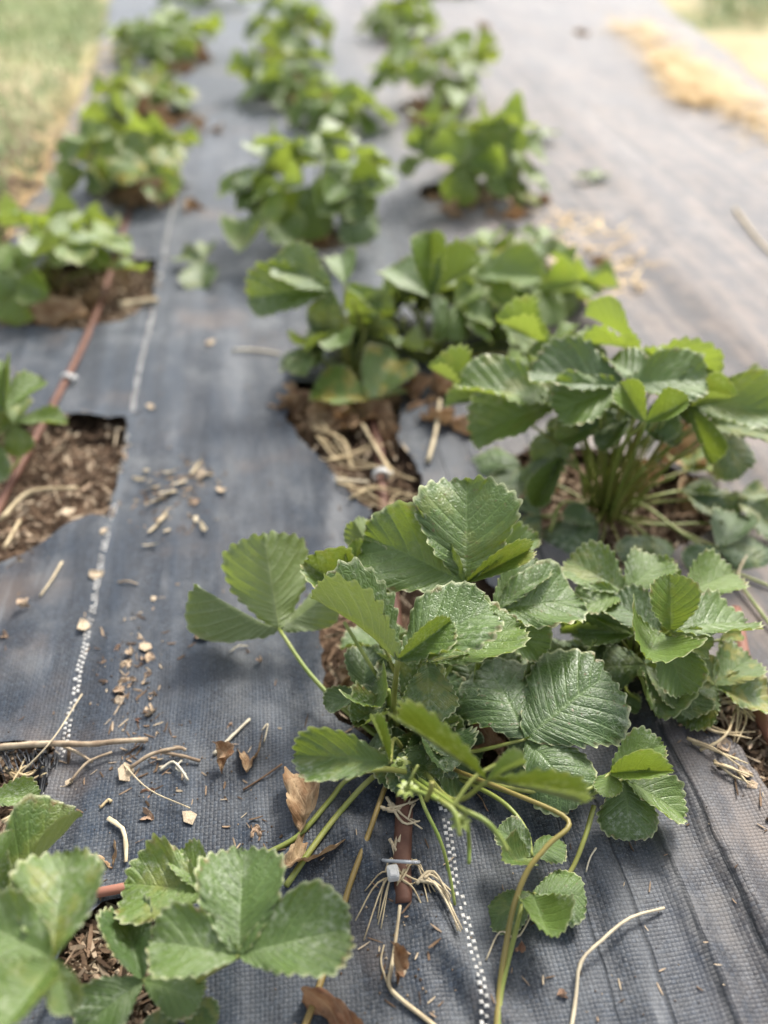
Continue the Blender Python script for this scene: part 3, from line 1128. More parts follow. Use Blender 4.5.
A.traced((526, 739, 6.0), [(490, 650, 7.0, 1.0, 6, 'dome', 0.12), (607, 660, 8.5, 1.0, -4, 'dome', 0.14), (582, 794, 6.5, 0.92, 6, 'dome', 0.2)], tone=0.14,
         path=[(418, 755, 1.0), (470, 752, 4.0)])
A.traced((390, 762, 12.5), [(295, 752, 13.0, 0.56, -14, 'flat', 0.30), (372, 716, 14, 0.35, 10, 'fold', 0.3)], tone=0.35)
A.traced((488, 781, 16.5), [(398, 717, 17.5, 0.44, -6, 'tight', 0.14), (584, 799, 16.0, 0.46, 6, 'tight', 0.12), (524, 760, 17.0, 0.36, -20, 'fold', 0.42)], tone=0.42,
         path=[(420, 765, 1.5), (452, 800, 11)])
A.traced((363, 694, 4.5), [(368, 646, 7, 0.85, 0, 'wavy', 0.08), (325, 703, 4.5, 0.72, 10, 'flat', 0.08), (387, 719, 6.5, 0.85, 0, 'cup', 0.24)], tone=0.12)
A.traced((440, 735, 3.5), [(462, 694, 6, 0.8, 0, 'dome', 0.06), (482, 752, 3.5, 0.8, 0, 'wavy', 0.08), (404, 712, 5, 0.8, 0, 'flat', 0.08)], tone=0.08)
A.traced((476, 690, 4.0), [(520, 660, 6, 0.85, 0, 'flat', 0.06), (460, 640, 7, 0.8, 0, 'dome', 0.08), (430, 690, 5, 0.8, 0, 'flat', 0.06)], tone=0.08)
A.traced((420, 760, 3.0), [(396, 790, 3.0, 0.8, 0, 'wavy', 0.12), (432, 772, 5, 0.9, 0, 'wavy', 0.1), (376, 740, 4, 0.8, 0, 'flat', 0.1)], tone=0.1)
A.wild(11, 0.13, 0.055, 501, 0.055, old=0.0, tone=0.16, az=(0, 105), spread=(0.1, 1.0))
A.wild(5, 0.07, 0.05, 502, 0.046, old=0.0, tone=0.12, az=(-50, 20), spread=(0.1, 0.8))
A.wild(3, 0.05, 0.06, 504, 0.042, old=0.0, tone=0.10, az=(95, 140), spread=(0.1, 0.6))
# leaves that lie forward on the fabric to the right of it
A.traced((611, 773, 5.2), [(660, 741, 7.5, 0.72, -6, 'flat', 0.5), (668, 770, 8.2, 0.62, 22, 'fold', 0.46), (607, 794, 5.5, 0.95, 0, 'flat', 0.62)], tone=0.5,
         path=[(440, 770, 1.5), (520, 790, 4.2), (580, 792, 5.2)])
A.traced((624, 778, 4.2), [(633, 837, 3.4, 1.0, 0, 'dome', 0.24), (688, 812, 3.2, 0.80, -8, 'flat', 0.6)], tone=0.4, path=[(450, 772, 1.2), (540, 800, 3.5), (597, 792, 4.4)])
A.traced((532, 856, 3.4), [(500, 826, 4.5, 0.85, 0, 'wavy', 0.24), (496, 866, 4.6, 0.85, 0, 'cup', 0.25), (564, 838, 4.0, 0.85, 0, 'dome', 0.22)], tone=0.25,
         path=[(446, 772, 1.0), (500, 800, 3.5), (526, 830, 3.6)])
A.traced((533, 894, 2.6), [(487, 918, 2.0, 0.78, 0, 'dome', 0.14), (587, 890, 3.6, 1.05, -4, 'dome', 0.28), (552, 948, 3.2, 0.88, 0, 'cup', 0.42)], tone=0.28,
         path=[(594, 806, 3.5), (584, 840, 3.0), (570, 872, 2.0), (550, 890, 2.0)])


def part_rod(plant, name, pts, r0, r1=None, tone=0.0, n=6, mat='stalk', rough=0.03):
    return rod(name, [P(a, b, c / 100) for a, b, c in pts], r0, mat, r1, plant.e, 9, rough, n, tone)


part_rod(A, 'runner', [(396, 765, 1.4), (386, 785, 1.5), (370, 830, 1.3), (350, 884, 1.1), (337, 930, 1.0), (318, 990, 1.0), (296, 1050, 1.0)], .0020, .0024, 0.62)
part_rod(A, 'runner', [(400, 762, 1.6), (372, 778, 1.8), (345, 806, 1.4), (318, 840, 1.2), (286, 886, 1.2)], .0022, .0024, 0.12)
part_rod(A, 'runner', [(398, 760, 1.4), (350, 778, 1.8), (330, 800, 1.5), (298, 836, 1.2), (262, 856, 1.0), (225, 880, 0.9)], .0020, .0022, 0.15)
part_rod(A, 'runner', [(450, 768, 3), (510, 792, 6.5), (568, 820, 7.5), (548, 845, 7.2), (528, 870, 6.5), (514, 905, 5.0), (506, 945, 3.0), (500, 985, 1.6), (494, 1060, 1.0)], .0016, .0021, 0.48)
part_rod(A, 'runner', [(522, 905, 2.2), (516, 930, 2.2), (507, 965, 2.0), (500, 1000, 1.4), (497, 1060, 1.0)], .0017, .0020, 0.1)
part_rod(A, 'runner', [(412, 770, 3.5), (424, 806, 6), (440, 840, 5), (449, 872, 3), (455, 905, 1.4)], .0015, .0011, 0.0)
part_rod(A, 'flower_stalk', [(405, 772, 8), (385, 769, 10), (362, 771, 11.5)], .0020, .0023, 0.18)
part_rod(A, 'flower_stalk', [(420, 780, 9), (455, 805, 13), (484, 820, 13.5), (499, 836, 13), (508, 851, 12.5)], .0017, .0015, 0.0)
part_rod(A, 'flower_stalk', [(412, 780, 9), (440, 800, 13), (454, 812, 13.6), (460, 836, 13)], .0018, .0017, 0.05)
part_rod(A, 'flower_stalk', [(454, 812, 13.5), (466, 820, 12), (469, 842, 9), (469, 864, 8)], .0014, .0013, 0.0)
part_rod(A, 'flower_stalk', [(452, 808, 13.5), (472, 780, 14.5), (490, 768, 15), (508, 759, 15.5)], .0014, .0012, 0.05)
part_rod(A, 'flower_stalk', [(405, 788, 12), (420, 792, 12.5), (440, 800, 13)], .0014, .0016, 0.0)
part_rod(A, 'flower_stalk', [(407, 788, 12), (412, 776, 13), (418, 765, 13.5)], .0010, .0009, 0.0)
part_rod(A, 'flower_stalk', [(426, 800, 12.6), (431, 790, 13.5), (432, 782, 14)], .0017, .0019, 0.25)


def calyx(plant, c, s, n=7, droop=0.2):
    """A small green flower cup of pointed sepals."""
    c = Vector(c) - plant.o
    vs, fs = [], []
    for i in range(n):
        a = 2 * math.pi * i / n + R.uniform(-.2, .2)
        d = Vector((math.cos(a), math.sin(a), 0))
        t = Vector((-d.y, d.x, 0))
        b0 = len(vs)
        L = s * R.uniform(.8, 1.15)
        for q, w, z in ((0.05, .14, 0), (.45, .26, .10), (.8, .14, .05), (1.0, 0.02, -droop)):
            vs += [c + d * L * q - t * L * w + Vector((0, 0, z * L)), c + d * L * q + t * L * w + Vector((0, 0, z * L + .0004))]
        fs += [(b0, b0 + 1, b0 + 3, b0 + 2), (b0 + 2, b0 + 3, b0 + 5, b0 + 4), (b0 + 4, b0 + 5, b0 + 7, b0 + 6)]
    for i in range(10):
        a = 2.4 * i
        q = s * .28 * math.sqrt(i / 10)
        v, f = tube_geo([c + Vector((math.cos(a) * q, math.sin(a) * q, .0)), c + Vector((math.cos(a) * q, math.sin(a) * q, s * .35))], s * .08, s * .05, 5)
        b0 = len(vs)
        vs += v
        fs += [tuple(k + b0 for k in t) for t in f]
    o = link('calyx', mesh('calyx', vs, fs, 'stalk'), plant.e)
    o['tone'] = 0.0


calyx(A, P(407, 789, .122), .0075)
calyx(A, P(461, 822, .132), .0085)
calyx(A, P(400, 764, .05), .009)
A.dead([(P(508, 748, .022), 60, 0.75), (P(470, 770, .004), 200, 0.3), (P(348, 706, .004), 20, 0.1), (P(430, 716, .012), 120, 0.3)], 0.035)
part_rod(A, 'leaf_stalk', [(408, 754, .6), (380, 738, 1.6), (362, 724, 2.2), (344, 702, 3.0)], .0020, .0020, 0.05)
part_rod(A, 'leaf_stalk', [(408, 752, .6), (392, 700, 4.0), (372, 668, 6.5), (344, 622, 9)], .0018, .0016, 0.02)
part_rod(A, 'leaf_stalk', [(406, 756, .4), (392, 722, 3.5), (388, 690, 7.5)], .0028, .0022, 0.0)

# ------------------------------------------------------------------ the leafy plant right of the front one
Q = Plant(P(628, 672, 0.002), 'medium strawberry plant with flat bright green leaves, just right of the large front plant', tone=0.45)
Q.traced((626, 593, 8.5), [(570, 556, 9.5, 0.84, -4, 'flat', 0.50), (662, 556, 9.5, 0.84, 6, 'flat', 0.50), (580, 603, 8.8, 0.72, 0, 'wavy', 0.62)], tone=0.5)
Q.traced((671, 631, 9.5), [(671, 577, 13.5, 1.20, 0, 'fold', 0.48), (750, 613, 9.0, 0.72, -6, 'flat', 0.34), (714, 648, 8.5, 0.62, 0, 'wavy', 0.62)], tone=0.45)
Q.traced((660, 632, 8.5), [(612, 596, 9.0, 0.85, 0, 'flat', 0.14), (640, 674, 9.4, 0.98, 0, 'cup', 0.58), (688, 692, 6.5, 0.72, 0, 'flat', 0.34)], tone=0.4)
Q.traced((684, 596, 8.0), [(735, 567, 9.0, 0.82, 0, 'flat', 0.60), (648, 562, 8.5, 0.75, 0, 'flat', 0.48), (705, 600, 8.0, 0.7, 0, 'flat', 0.5)], tone=0.52)
Q.traced((634, 634, 7.0), [(600, 612, 8.0, 0.62, 0, 'flat', 0.85), (580, 630, 7.0, 0.7, 0, 'flat', 0.4)], tone=0.8)
Q.traced((621, 640, 5.0), [(563, 628, 6.0, 0.60, 10, 'fold', 0.62), (580, 668, 3.0, 0.85, 0, 'dome', 0.10), (610, 660, 3.5, 0.7, 0, 'flat', 0.12)], tone=0.3)
Q.traced((714, 685, 3.2), [(684, 722, 2.0, 0.90, 0, 'flat', 0.30), (752, 654, 4.2, 0.85, 0, 'flat', 0.34), (776, 700, 2.6, 0.85, 0, 'wavy', 0.36), (700, 655, 4.0, 0.8, 0, 'flat', 0.3)],
         tone=0.34, old=0.5, path=[(640, 674, 0.6), (660, 674, 2.6), (690, 676, 3.0)])
Q.traced((612, 694, 2.0), [(640, 708, 1.6, 0.7, 0, 'flat', 0.3), (600, 720, 2.0, .7, 0, 'flat', .2)], tone=0.25)
Q.traced((720, 640, 4.0), [(742, 632, 4.5, 0.7, 0, 'flat', 0.7), (725, 655, 3.5, .7, 0, 'flat', .5)], tone=0.7, old=0.6)
for sp in ([(628, 672, .4), (614, 678, 2.2), (600, 690, 2.8), (585, 712, 3)], [(630, 672, .4), (626, 690, 2.0), (640, 700, 2.6)], [(632, 670, .5), (650, 678, 2.4), (676, 664, 4.5)]):
    part_rod(Q, 'leaf_stalk', sp, .0017, .0015, 0.05)

Q.wild(6, 0.075, 0.055, 503, 0.052, old=0.0, tone=0.2, spread=(0.1, 1.0))

# ------------------------------------------------------------------ the domed plant at the right
B = Plant(P(605, 512, 0.002), 'bushy strawberry plant with a high dome of leaves on many thin stems, at the right', tone=0.36)
B.traced((624, 386, 17), [(534, 362, 17.5, 0.76, 0, 'flat', 0.14), (557, 405, 16, 0.80, -4, 'wavy', 0.46), (706, 370, 18.5, 0.80, 0, 'wavy', 0.30)], tone=0.3)
B.traced((645, 422, 18), [(622, 386, 19.6, 0.68, -24, 'cup', 0.52), (688, 402, 19.6, 0.64, 24, 'cup', 0.50)], tone=0.5)
B.traced((641, 352, 16.5), [(594, 306, 19, 0.56, 62, 'flat', 0.95), (578, 330, 19, 0.61, 48, 'wavy', 0.88), (722, 361, 17.5, 0.51, -58, 'flat', 0.92)], tone=0.9)
B.traced((553, 344, 15), [(490, 331, 16.5, 0.60, 0, 'cup', 0.76), (600, 338, 16.5, 0.46, 0, 'wavy', 0.82), (575, 322, 16.5, 0.51, 0, 'flat', 0.7)], tone=0.76)
B.traced((556, 405, 14), [(461, 374, 14.5, 0.68, 2, 'flat', 0.52), (469, 428, 10.5, 0.84, 0, 'flat', 0.40), (530, 360, 14.5, 0.71, 0, 'flat', 0.2)], tone=0.45)
B.traced((486, 396, 12), [(428, 377, 12.5, 0.64, 0, 'cup', 0.40), (445, 400, 11, 0.61, 0, 'flat', 0.5)], tone=0.4)
B.traced((634, 416, 13), [(558, 433, 11.5, 0.60, 6, 'flat', 0.22), (600, 446, 11, 0.61, 0, 'flat', 0.12), (680, 440, 12, 0.61, 0, 'flat', 0.15)], tone=0.2)
B.traced((580, 430, 9.5), [(525, 452, 7.5, 0.80, 0, 'droop', 0.16), (545, 425, 9, 0.61, 0, 'flat', 0.2)], tone=0.16)
B.traced((562, 458, 7), [(506, 474, 4.5, 0.82, 0, 'droop', 0.14), (534, 504, 3.5, 0.68, 0, 'fold', 0.16)], tone=0.14)
B.traced((688, 406, 14.5), [(782, 404, 15, 0.68, 8, 'flat', 0.40), (742, 404, 16.5, 0.56, 0, 'cup', 0.42), (712, 462, 10.5, 0.57, 14, 'fold', 0.52)], tone=0.42)
B.traced((706, 424, 12), [(762, 464, 9.0, 0.84, 0, 'dome', 0.16), (800, 430, 12, 0.71, 0, 'flat', 0.3)], tone=0.2)
B.traced((650, 392, 17), [(690, 350, 18, 0.61, 0, 'flat', 0.62), (610, 350, 18, 0.61, 0, 'flat', 0.25)], tone=0.4)
B.traced((740, 396, 14), [(772, 372, 15, 0.61, 0, 'flat', 0.8), (790, 395, 14, 0.61, 0, 'flat', 0.6)], tone=0.6)
B.traced((676, 380, 15.5), [(726, 388, 15, 0.62, 0, 'flat', 0.34), (700, 352, 17, 0.6, 0, 'flat', 0.6), (690, 420, 13.5, 0.6, 0, 'flat', 0.3)], tone=0.36)
B.traced((580, 372, 15), [(512, 394, 13, 0.66, 0, 'flat', 0.3), (528, 346, 15.5, 0.6, 0, 'flat', 0.5), (596, 414, 13, 0.66, 0, 'flat', 0.2)], tone=0.3)
B.traced((606, 372, 14.5), [(540, 388, 13.5, 0.7, 0, 'flat', 0.24), (586, 350, 16, 0.9, 0, 'flat', 0.3), (590, 428, 12.5, 0.85, 0, 'flat', 0.16)], tone=0.25)
B.traced((662, 396, 15), [(706, 392, 15, 0.7, 0, 'flat', 0.3), (668, 350, 17, 0.9, 0, 'flat', 0.45), (660, 438, 12.5, 0.8, 0, 'flat', 0.16)], tone=0.3)
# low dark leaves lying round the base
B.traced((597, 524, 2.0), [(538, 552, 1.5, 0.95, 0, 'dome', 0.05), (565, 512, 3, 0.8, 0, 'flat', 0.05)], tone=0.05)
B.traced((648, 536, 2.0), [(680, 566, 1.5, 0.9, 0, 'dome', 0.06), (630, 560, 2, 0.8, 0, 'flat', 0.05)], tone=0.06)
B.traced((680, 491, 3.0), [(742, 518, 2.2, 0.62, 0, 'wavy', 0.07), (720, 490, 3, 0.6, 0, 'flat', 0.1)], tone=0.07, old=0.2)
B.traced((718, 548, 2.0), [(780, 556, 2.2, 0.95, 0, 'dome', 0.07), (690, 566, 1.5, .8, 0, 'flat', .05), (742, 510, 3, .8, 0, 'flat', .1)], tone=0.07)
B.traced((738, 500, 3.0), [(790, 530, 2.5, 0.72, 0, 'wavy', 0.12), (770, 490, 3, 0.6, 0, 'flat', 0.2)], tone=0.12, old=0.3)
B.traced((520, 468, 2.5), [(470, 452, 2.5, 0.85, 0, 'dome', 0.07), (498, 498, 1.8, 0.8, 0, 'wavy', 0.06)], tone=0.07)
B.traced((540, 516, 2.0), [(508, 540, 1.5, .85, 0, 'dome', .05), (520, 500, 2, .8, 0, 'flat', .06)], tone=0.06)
B.traced((688, 470, 3.0), [(720, 456, 3, .7, 0, 'wavy', .9), (676, 452, 3, .7, 0, 'wavy', .9)], tone=.9, old=1.0)
rg = random.Random(77)
for i in range(34):
    a = rg.uniform(0, 6.28)
    q = rg.uniform(.002, .026)
    s = B.o + Vector((math.cos(a) * q, math.sin(a) * q, 0))
    q2 = rg.uniform(.01, .085)
    e = B.o + Vector((math.cos(a) * q2 + .012, math.sin(a) * q2, rg.uniform(.09, .15)))
    rod('leaf_stalk', [s, s.lerp(e, .5) + Vector((0, 0, .012)), e], .0014, 'stalk', .0012, B.e, 6, 0.03, 5, rg.uniform(0, .35))
part_rod(B, 'runner', [(610, 508, 1), (640, 504, 2.0), (680, 532, 1.6), (720, 560, 1.6), (768, 622, 1.2), (820, 690, 1.0)], .0018, .0017, 0.08)
part_rod(B, 'runner', [(625, 505, 1.5), (660, 495, 2.2), (702, 488, 2.2), (740, 498, 2.0), (790, 515, 1.8)], .0018, .0015, 0.05)
part_rod(B, 'runner', [(612, 516, .8), (650, 524, 1.6), (712, 523, 1.6)], .0015, .0014, 0.05)
part_rod(B, 'runner', [(700, 556, 1.2), (735, 572, 1.2), (775, 588, 1.1)], .0016, .0016, 0.1)
part_rod(B, 'leaf_stalk', [(590, 505, 1), (562, 503, 4), (550, 532, 2.4)], .0018, .0016, 0.05)
for sp in ([(606, 515, .5), (618, 540, .8), (612, 556, .6)], [(610, 515, .5), (634, 532, .8), (636, 552, .5)], [(606, 515, .5), (602, 540, .8), (590, 556, .5)], [(600, 515, .5), (565, 520, .8), (530, 515, .5)]):
    part_rod(B, 'leaf_stalk', sp, .0014, .0012, 0.3)
B.dead([(P(700, 466, .012), 40, .1), (P(740, 470, .010), 100, .05), (P(690, 480, .012), 150, .1), (P(640, 500, .008), 10, .4), (P(560, 490, .006), 80, .5),
        (P(725, 448, .012), 20, .0), (P(480, 440, .006), 60, .6), (P(520, 520, .005), 160, .6)], 0.05)

# ------------------------------------------------------------------ the two plants in the near left corner
Mq = Plant(P(48, 1004, 0.002), 'blurred large-leaved strawberry plant cut off by the bottom left corner', tone=0.36)
Mq.traced((52, 958, 12.5), [(64, 850, 14.5, 0.84, 0, 'wavy', 0.36), (-24, 916, 15, 0.85, 0, 'wavy', 0.34), (4, 1040, 13, 0.95, 0, 'cup', 0.36), (70, 1010, 12, .6, 0, 'flat', .3)], tone=0.35)
Mq.traced((0, 905, 6.5), [(72, 812, 9.0, 0.78, -16, 'fold', 0.22), (-30, 850, 10, 0.8, 0, 'flat', 0.34), (30, 930, 8, .7, 0, 'flat', .1)], tone=0.2)
Mq.traced((-8, 870, 9.5), [(10, 832, 11, 0.5, 0, 'flat', 0.36), (-40, 850, 11, .7, 0, 'flat', .3)], tone=0.36)
N = Plant(P(182, 1008, 0.002), 'small strawberry plant with pale rounded leaflets by the pink tube end at the lower left', tone=0.42)
N.traced((239, 956, 8.0), [(242, 848, 10.0, 0.88, 0, 'flat', 0.30), (152, 936, 9.2, 0.82, 4, 'flat', 0.36), (347, 922, 9.2, 0.74, -4, 'flat', 0.28)], tone=0.3, red=0.1)
N.traced((206, 892, 6.5), [(123, 878, 6.5, 0.92, 0, 'wavy', 0.66), (182, 846, 7.0, .7, 0, 'flat', 0.62)], tone=0.66)
N.traced((143, 980, 5.0), [(122, 910, 5.5, 0.92, 0, 'fold', 0.05), (196, 993, 6.2, 0.72, 0, 'dome', 0.36), (78, 1028, 4.5, 0.9, 0, 'flat', 0.14)], tone=0.14)
N.traced((180, 1010, 3.0), [(150, 1040, 3.0, 0.9, 0, 'flat', 0.1), (215, 1020, 3.5, 0.8, 0, 'flat', 0.16), (190, 985, 3, .7, 0, 'flat', .08)], tone=0.12)
S = Plant(P(-22, 815, 0.002), 'strawberry plant at the left edge with one leaf over the soil opening', tone=0.5)
S.traced((-14, 800, 5.5), [(37, 792, 5.5, 0.62, 0, 'flat', 0.46), (-60, 790, 5, .8, 0, 'flat', .4)], tone=0.5)

# ------------------------------------------------------------------ left row
Hh = Plant(P(-6, 470, 0.0), 'strawberry plant at the left edge beside the square soil opening', tone=0.5)
Hh.traced((4, 412, 9), [(40, 376, 11, 0.58, 0, 'flat', 0.5), (4, 360, 12.5, 0.62, 0, 'fold', 0.4), (-40, 385, 10, 0.8, 0, 'flat', 0.4)], tone=0.45)
Hh.traced((14, 424, 6.5), [(66, 417, 5.5, 0.45, 0, 'flat', 0.6), (22, 456, 3.5, 0.85, 0, 'dome', 0.4), (20, 395, 8.0, .7, 0, 'flat', .4)], tone=0.5)
Hh.traced((-8, 440, 5), [(14, 412, 7, 0.7, 0, 'flat', 0.4), (-10, 480, 3, .8, 0, 'flat', .4)], tone=0.4)
for sp in ([(-2, 470, .5), (8, 440, 4), (10, 425, 6)], [(0, 478, .4), (18, 462, 1.5), (22, 440, 3)]):
    part_rod(Hh, 'leaf_stalk', sp, .0018, .0015, 0.0)

I_ = Plant(P(48, 288, 0.0), 'blurred strawberry plant in the left row above the drip tube', far=True, tone=0.62)
I_.wild(12, 0.15, 0.15, 201, 0.066, old=0.1)
I_.traced((112, 268, 6), [(142, 264, 4, .6, 0, 'flat', .8), (90, 250, 8, .7, 0, 'flat', .6)], tone=.7, old=.4)
I_.dead([(P(60, 300, .01), 20, .5), (P(110, 300, .01), 80, .3), (P(130, 288, .01), 120, .1), (P(20, 310, .01), 50, .6), (P(90, 318, .01), 90, .2)], .06)
J_ = Plant(P(134, 196, 0.0), 'strawberry plant with browning lower leaves, third up the left row', far=True, tone=0.75)
J_.wild(13, 0.14, 0.17, 202, 0.068, old=0.25)
J_.dead([(P(140 + 12 * k, 192 + (k % 3) * 7, .02), 50 * k, .4 + .1 * (k % 3)) for k in range(-2, 5)], .06)
K_ = Plant(P(148, 118, 0.0), 'strawberry plant in the left row beside two yellowed leaves', far=True, tone=0.70)
K_.wild(11, 0.13, 0.10, 203, 0.07, old=0.2)
K_.dead([(P(150 + 14 * k, 114 + (k % 3) * 6, .02), 50 * k, .5) for k in range(-2, 4)], .07)
L_ = Plant(P(166, 62, 0.0), 'farthest strawberry plant of the left row, beside the grass', far=True, tone=0.70)
L_.wild(13, 0.17, 0.16, 204, 0.075, old=0.15)
L_.dead([(P(170 + 14 * k, 58 + (k % 3) * 5, .02), 50 * k, .5) for k in range(-1, 4)], .08)
L2 = Plant(P(205, 8, 0.0), 'strawberry plant at the top edge of the left row', far=True, tone=0.70)
L2.wild(9, 0.18, 0.13, 214, 0.07, old=0.2)

# ------------------------------------------------------------------ middle rows behind the front plant
C = Plant(P(352, 392, 0.0), 'strawberry plant with a yellowing low leaf, directly behind the front plant', far=False, tone=0.42)
C.traced((331, 289, 14), [(276, 258, 15.0, 0.85, -8, 'flat', 0.26), (248, 292, 12.5, 0.7, -18, 'flat', 0.34), (315, 342, 8.5, 0.92, 0, 'droop', 0.08)], tone=0.4)
C.traced((345, 284, 14), [(380, 306, 12, 0.5, 0, 'flat', 0.62), (340, 250, 16, .7, 0, 'flat', .4)], tone=0.55)
C.traced((369, 399, 3.0), [(398, 352, 5.0, 0.9, 0, 'flat', 0.55), (314, 384, 4.0, 0.9, 0, 'flat', 0.9), (404, 388, 3.2, 0.6, 0, 'flat', 0.65)], tone=0.75, old=0.8)
C.wild(9, 0.10, 0.12, 301, 0.056, old=0.05, tone=0.32, az=(15, 200))
for sp in ([(352, 390, .5), (350, 340, 7), (332, 295, 13)], [(356, 390, .5), (364, 340, 7), (352, 300, 13)], [(345, 392, .5), (310, 345, 4), (290, 338, 3)]):
    part_rod(C, 'leaf_stalk', sp, .0022, .0018, 0.15)
C.dead([(P(300, 412, .012), 30, .45), (P(318, 404, .012), 100, .4), (P(292, 404, .012), 200, .3), (P(330, 416, .012), 60, .4), (P(310, 420, .008), 150, .2),
        (P(345, 430, .004), 40, .3), (P(356, 412, .010), 120, .2), (P(380, 418, .010), 200, .5), (P(324, 432, .004), 300, .1), (P(420, 418, .008), 250, .4), (P(395, 420, .006), 70, .7), (P(415, 405, .008), 10, .8), (P(440, 400, .012), 130, .6)], 0.05)
D = Plant(P(432, 366, 0.0), 'strawberry plant with round cupped leaflets, left of the domed plant', tone=0.42)
D.traced((431, 297, 13), [(392, 262, 15, 0.85, 0, 'flat', 0.26), (431, 233, 17, 0.75, 0, 'fold', 0.36), (479, 258, 15.5, 0.8, 0, 'fold', 0.42), (464, 330, 8.5, 0.95, 0, 'droop', 0.1)], tone=0.35,
         path=[(400, 348, .5), (412, 325, 6)])
D.traced((474, 276, 11), [(509, 304, 9, 0.75, 0, 'flat', 0.55), (541, 268, 10.5, 0.72, 0, 'flat', 0.5), (478, 248, 12.5, .7, 0, 'flat', .5)], tone=0.5)
D.wild(16, 0.16, 0.12, 302, 0.06, old=0.05, tone=0.5, az=(-30, 200))
D.wild(5, 0.10, 0.16, 312, 0.055, old=0.0, tone=0.3, az=(60, 160))
for sp in ([(432, 362, .5), (470, 352, 1), (520, 344, 1.5)], [(432, 360, .5), (478, 345, 1.5), (515, 338, 1.5)], [(428, 364, .5), (400, 345, 3), (404, 320, 8)], [(430, 364, .5), (412, 350, 3), (428, 310, 10)]):
    part_rod(D, 'leaf_stalk', sp, .0022, .0020, 0.05)
D.dead([(P(450, 400, .01), 40, .5), (P(470, 392, .01), 90, .3), (P(418, 390, .01), 120, .7)], .05)
D2 = Plant(P(515, 312, 0.0), 'low strawberry plant with bright leaves and straw at its foot, behind the domed plant', far=True, tone=0.75)
D2.wild(14, 0.12, 0.12, 303, 0.055, old=0.1)
D2.traced((540, 240, 11), [(556, 228, 11, .7, 0, 'flat', .6), (520, 228, 12, .7, 0, 'flat', .6), (538, 256, 10, .7, 0, 'flat', .5)], tone=.6)
D2.dead([(P(540, 330, .01), 40, .0), (P(560, 300, .01), 90, .0), (P(555, 268, .01), 120, .1), (P(530, 258, .01), 20, .1), (P(500, 340, .01), 10, .3)], .055)
E = Plant(P(312, 240, 0.0), 'tall strawberry plant in the middle of the fabric with large drooping leaflets', far=True, tone=0.56)
E.wild(13, 0.17, 0.21, 304, 0.076, old=0.05)
E.traced((275, 176, 12), [(232, 190, 9, .85, 0, 'flat', .25), (262, 166, 13, .9, 0, 'dome', .25), (250, 215, 6, .8, 0, 'flat', .2)], tone=.25)
E.traced((360, 172, 14), [(392, 160, 14, .9, 0, 'dome', .4), (330, 150, 16, .9, 0, 'dome', .5), (370, 190, 12, .8, 0, 'flat', .3)], tone=.4)
E.dead([(P(330, 240, .02), 40, .3), (P(300, 244, .02), 90, .2)], .06)
G = Plant(P(468, 196, 0.0), 'bright green strawberry plant with a yellow leaf, by the open right side of the fabric', far=True, tone=0.82)
G.wild(14, 0.15, 0.18, 305, 0.072, old=0.06)
G.traced((520, 196, 4), [(540, 202, 3, .8, 0, 'flat', .9), (512, 190, 4, .8, 0, 'flat', .8)], tone=.9, old=.9)
G.dead([(P(440 + 12 * k, 200 + (k % 3) * 8, .015), 47 * k, .5) for k in range(7)], .06)
G2 = Plant(P(436, 108, 0.0), 'upright strawberry plant, second from the top of the right-hand row', far=True, tone=0.80)
G2.wild(13, 0.17, 0.2, 306, 0.075, old=0.05)
G2.dead([(P(410 + 12 * k, 112 + (k % 3) * 5, .015), 47 * k, .5) for k in range(4)], .06)
G3 = Plant(P(402, 40, 0.0), 'strawberry plant at the top of the right-hand row', far=True, tone=0.82)
G3.wild(10, 0.15, 0.16, 307, 0.075, old=0.05)
E2 = Plant(P(334, 132, 0.0), 'low strawberry plant in the middle row just beyond the tall drooping one', far=True, tone=0.70)
E2.wild(10, 0.12, 0.11, 308, 0.066, old=0.1)
E3 = Plant(P(292, 100, 0.0), 'spreading strawberry plant in the middle row with brown leaves at its foot', far=True, tone=0.62)
E3.wild(13, 0.17, 0.13, 309, 0.075, old=0.05)
E3.dead([(P(290 + 14 * k, 98 + (k % 3) * 5, .02), 47 * k, .6) for k in range(5)], .08)
E4 = Plant(P(292, 56, 0.0), 'upright strawberry plant at the far end of the middle row', far=True, tone=0.70)
E4.wild(11, 0.16, 0.2, 310, 0.08, old=0.05)
T1 = Plant(P(197, 278, 0.0), 'small seedling alone on the fabric beside the white marker thread', far=True, tone=0.42)
T1.traced((202, 262, 2.5), [(178, 252, 3.0, .8, 0, 'flat', .2), (200, 286, 1.5, .8, 0, 'flat', .25), (208, 240, 4, .6, 0, 'flat', .25)], tone=.22)
for (a, b, z, lab) in [(541, 136, 3.0, 'tiny seedling on the fabric, higher of the two right of the rows'), (591, 178, 2.6, 'tiny seedling with one flat leaf, lower of the two right of the rows')]:
    t = Plant(P(a, b + 8, 0.0), lab, far=True, tone=0.75)
    t.traced((a, b, z), [(a + 14, b - 6, z, .7, 0, 'flat', .6), (a - 14, b - 4, z, .7, 0, 'flat', .6), (a + 2, b + 6, z - 1, .7, 0, 'flat', .4)], tone=.5)
    t.dead([(P(a - 2, b + 10, .012), 40, .4)], .035)
U1 = Plant(P(452, -4, 0.0), 'dark plant at the very top edge of the photo above the right-hand row', far=True, tone=0.40)
U1.wild(8, 0.13, 0.07, 311, 0.06, old=0.3)


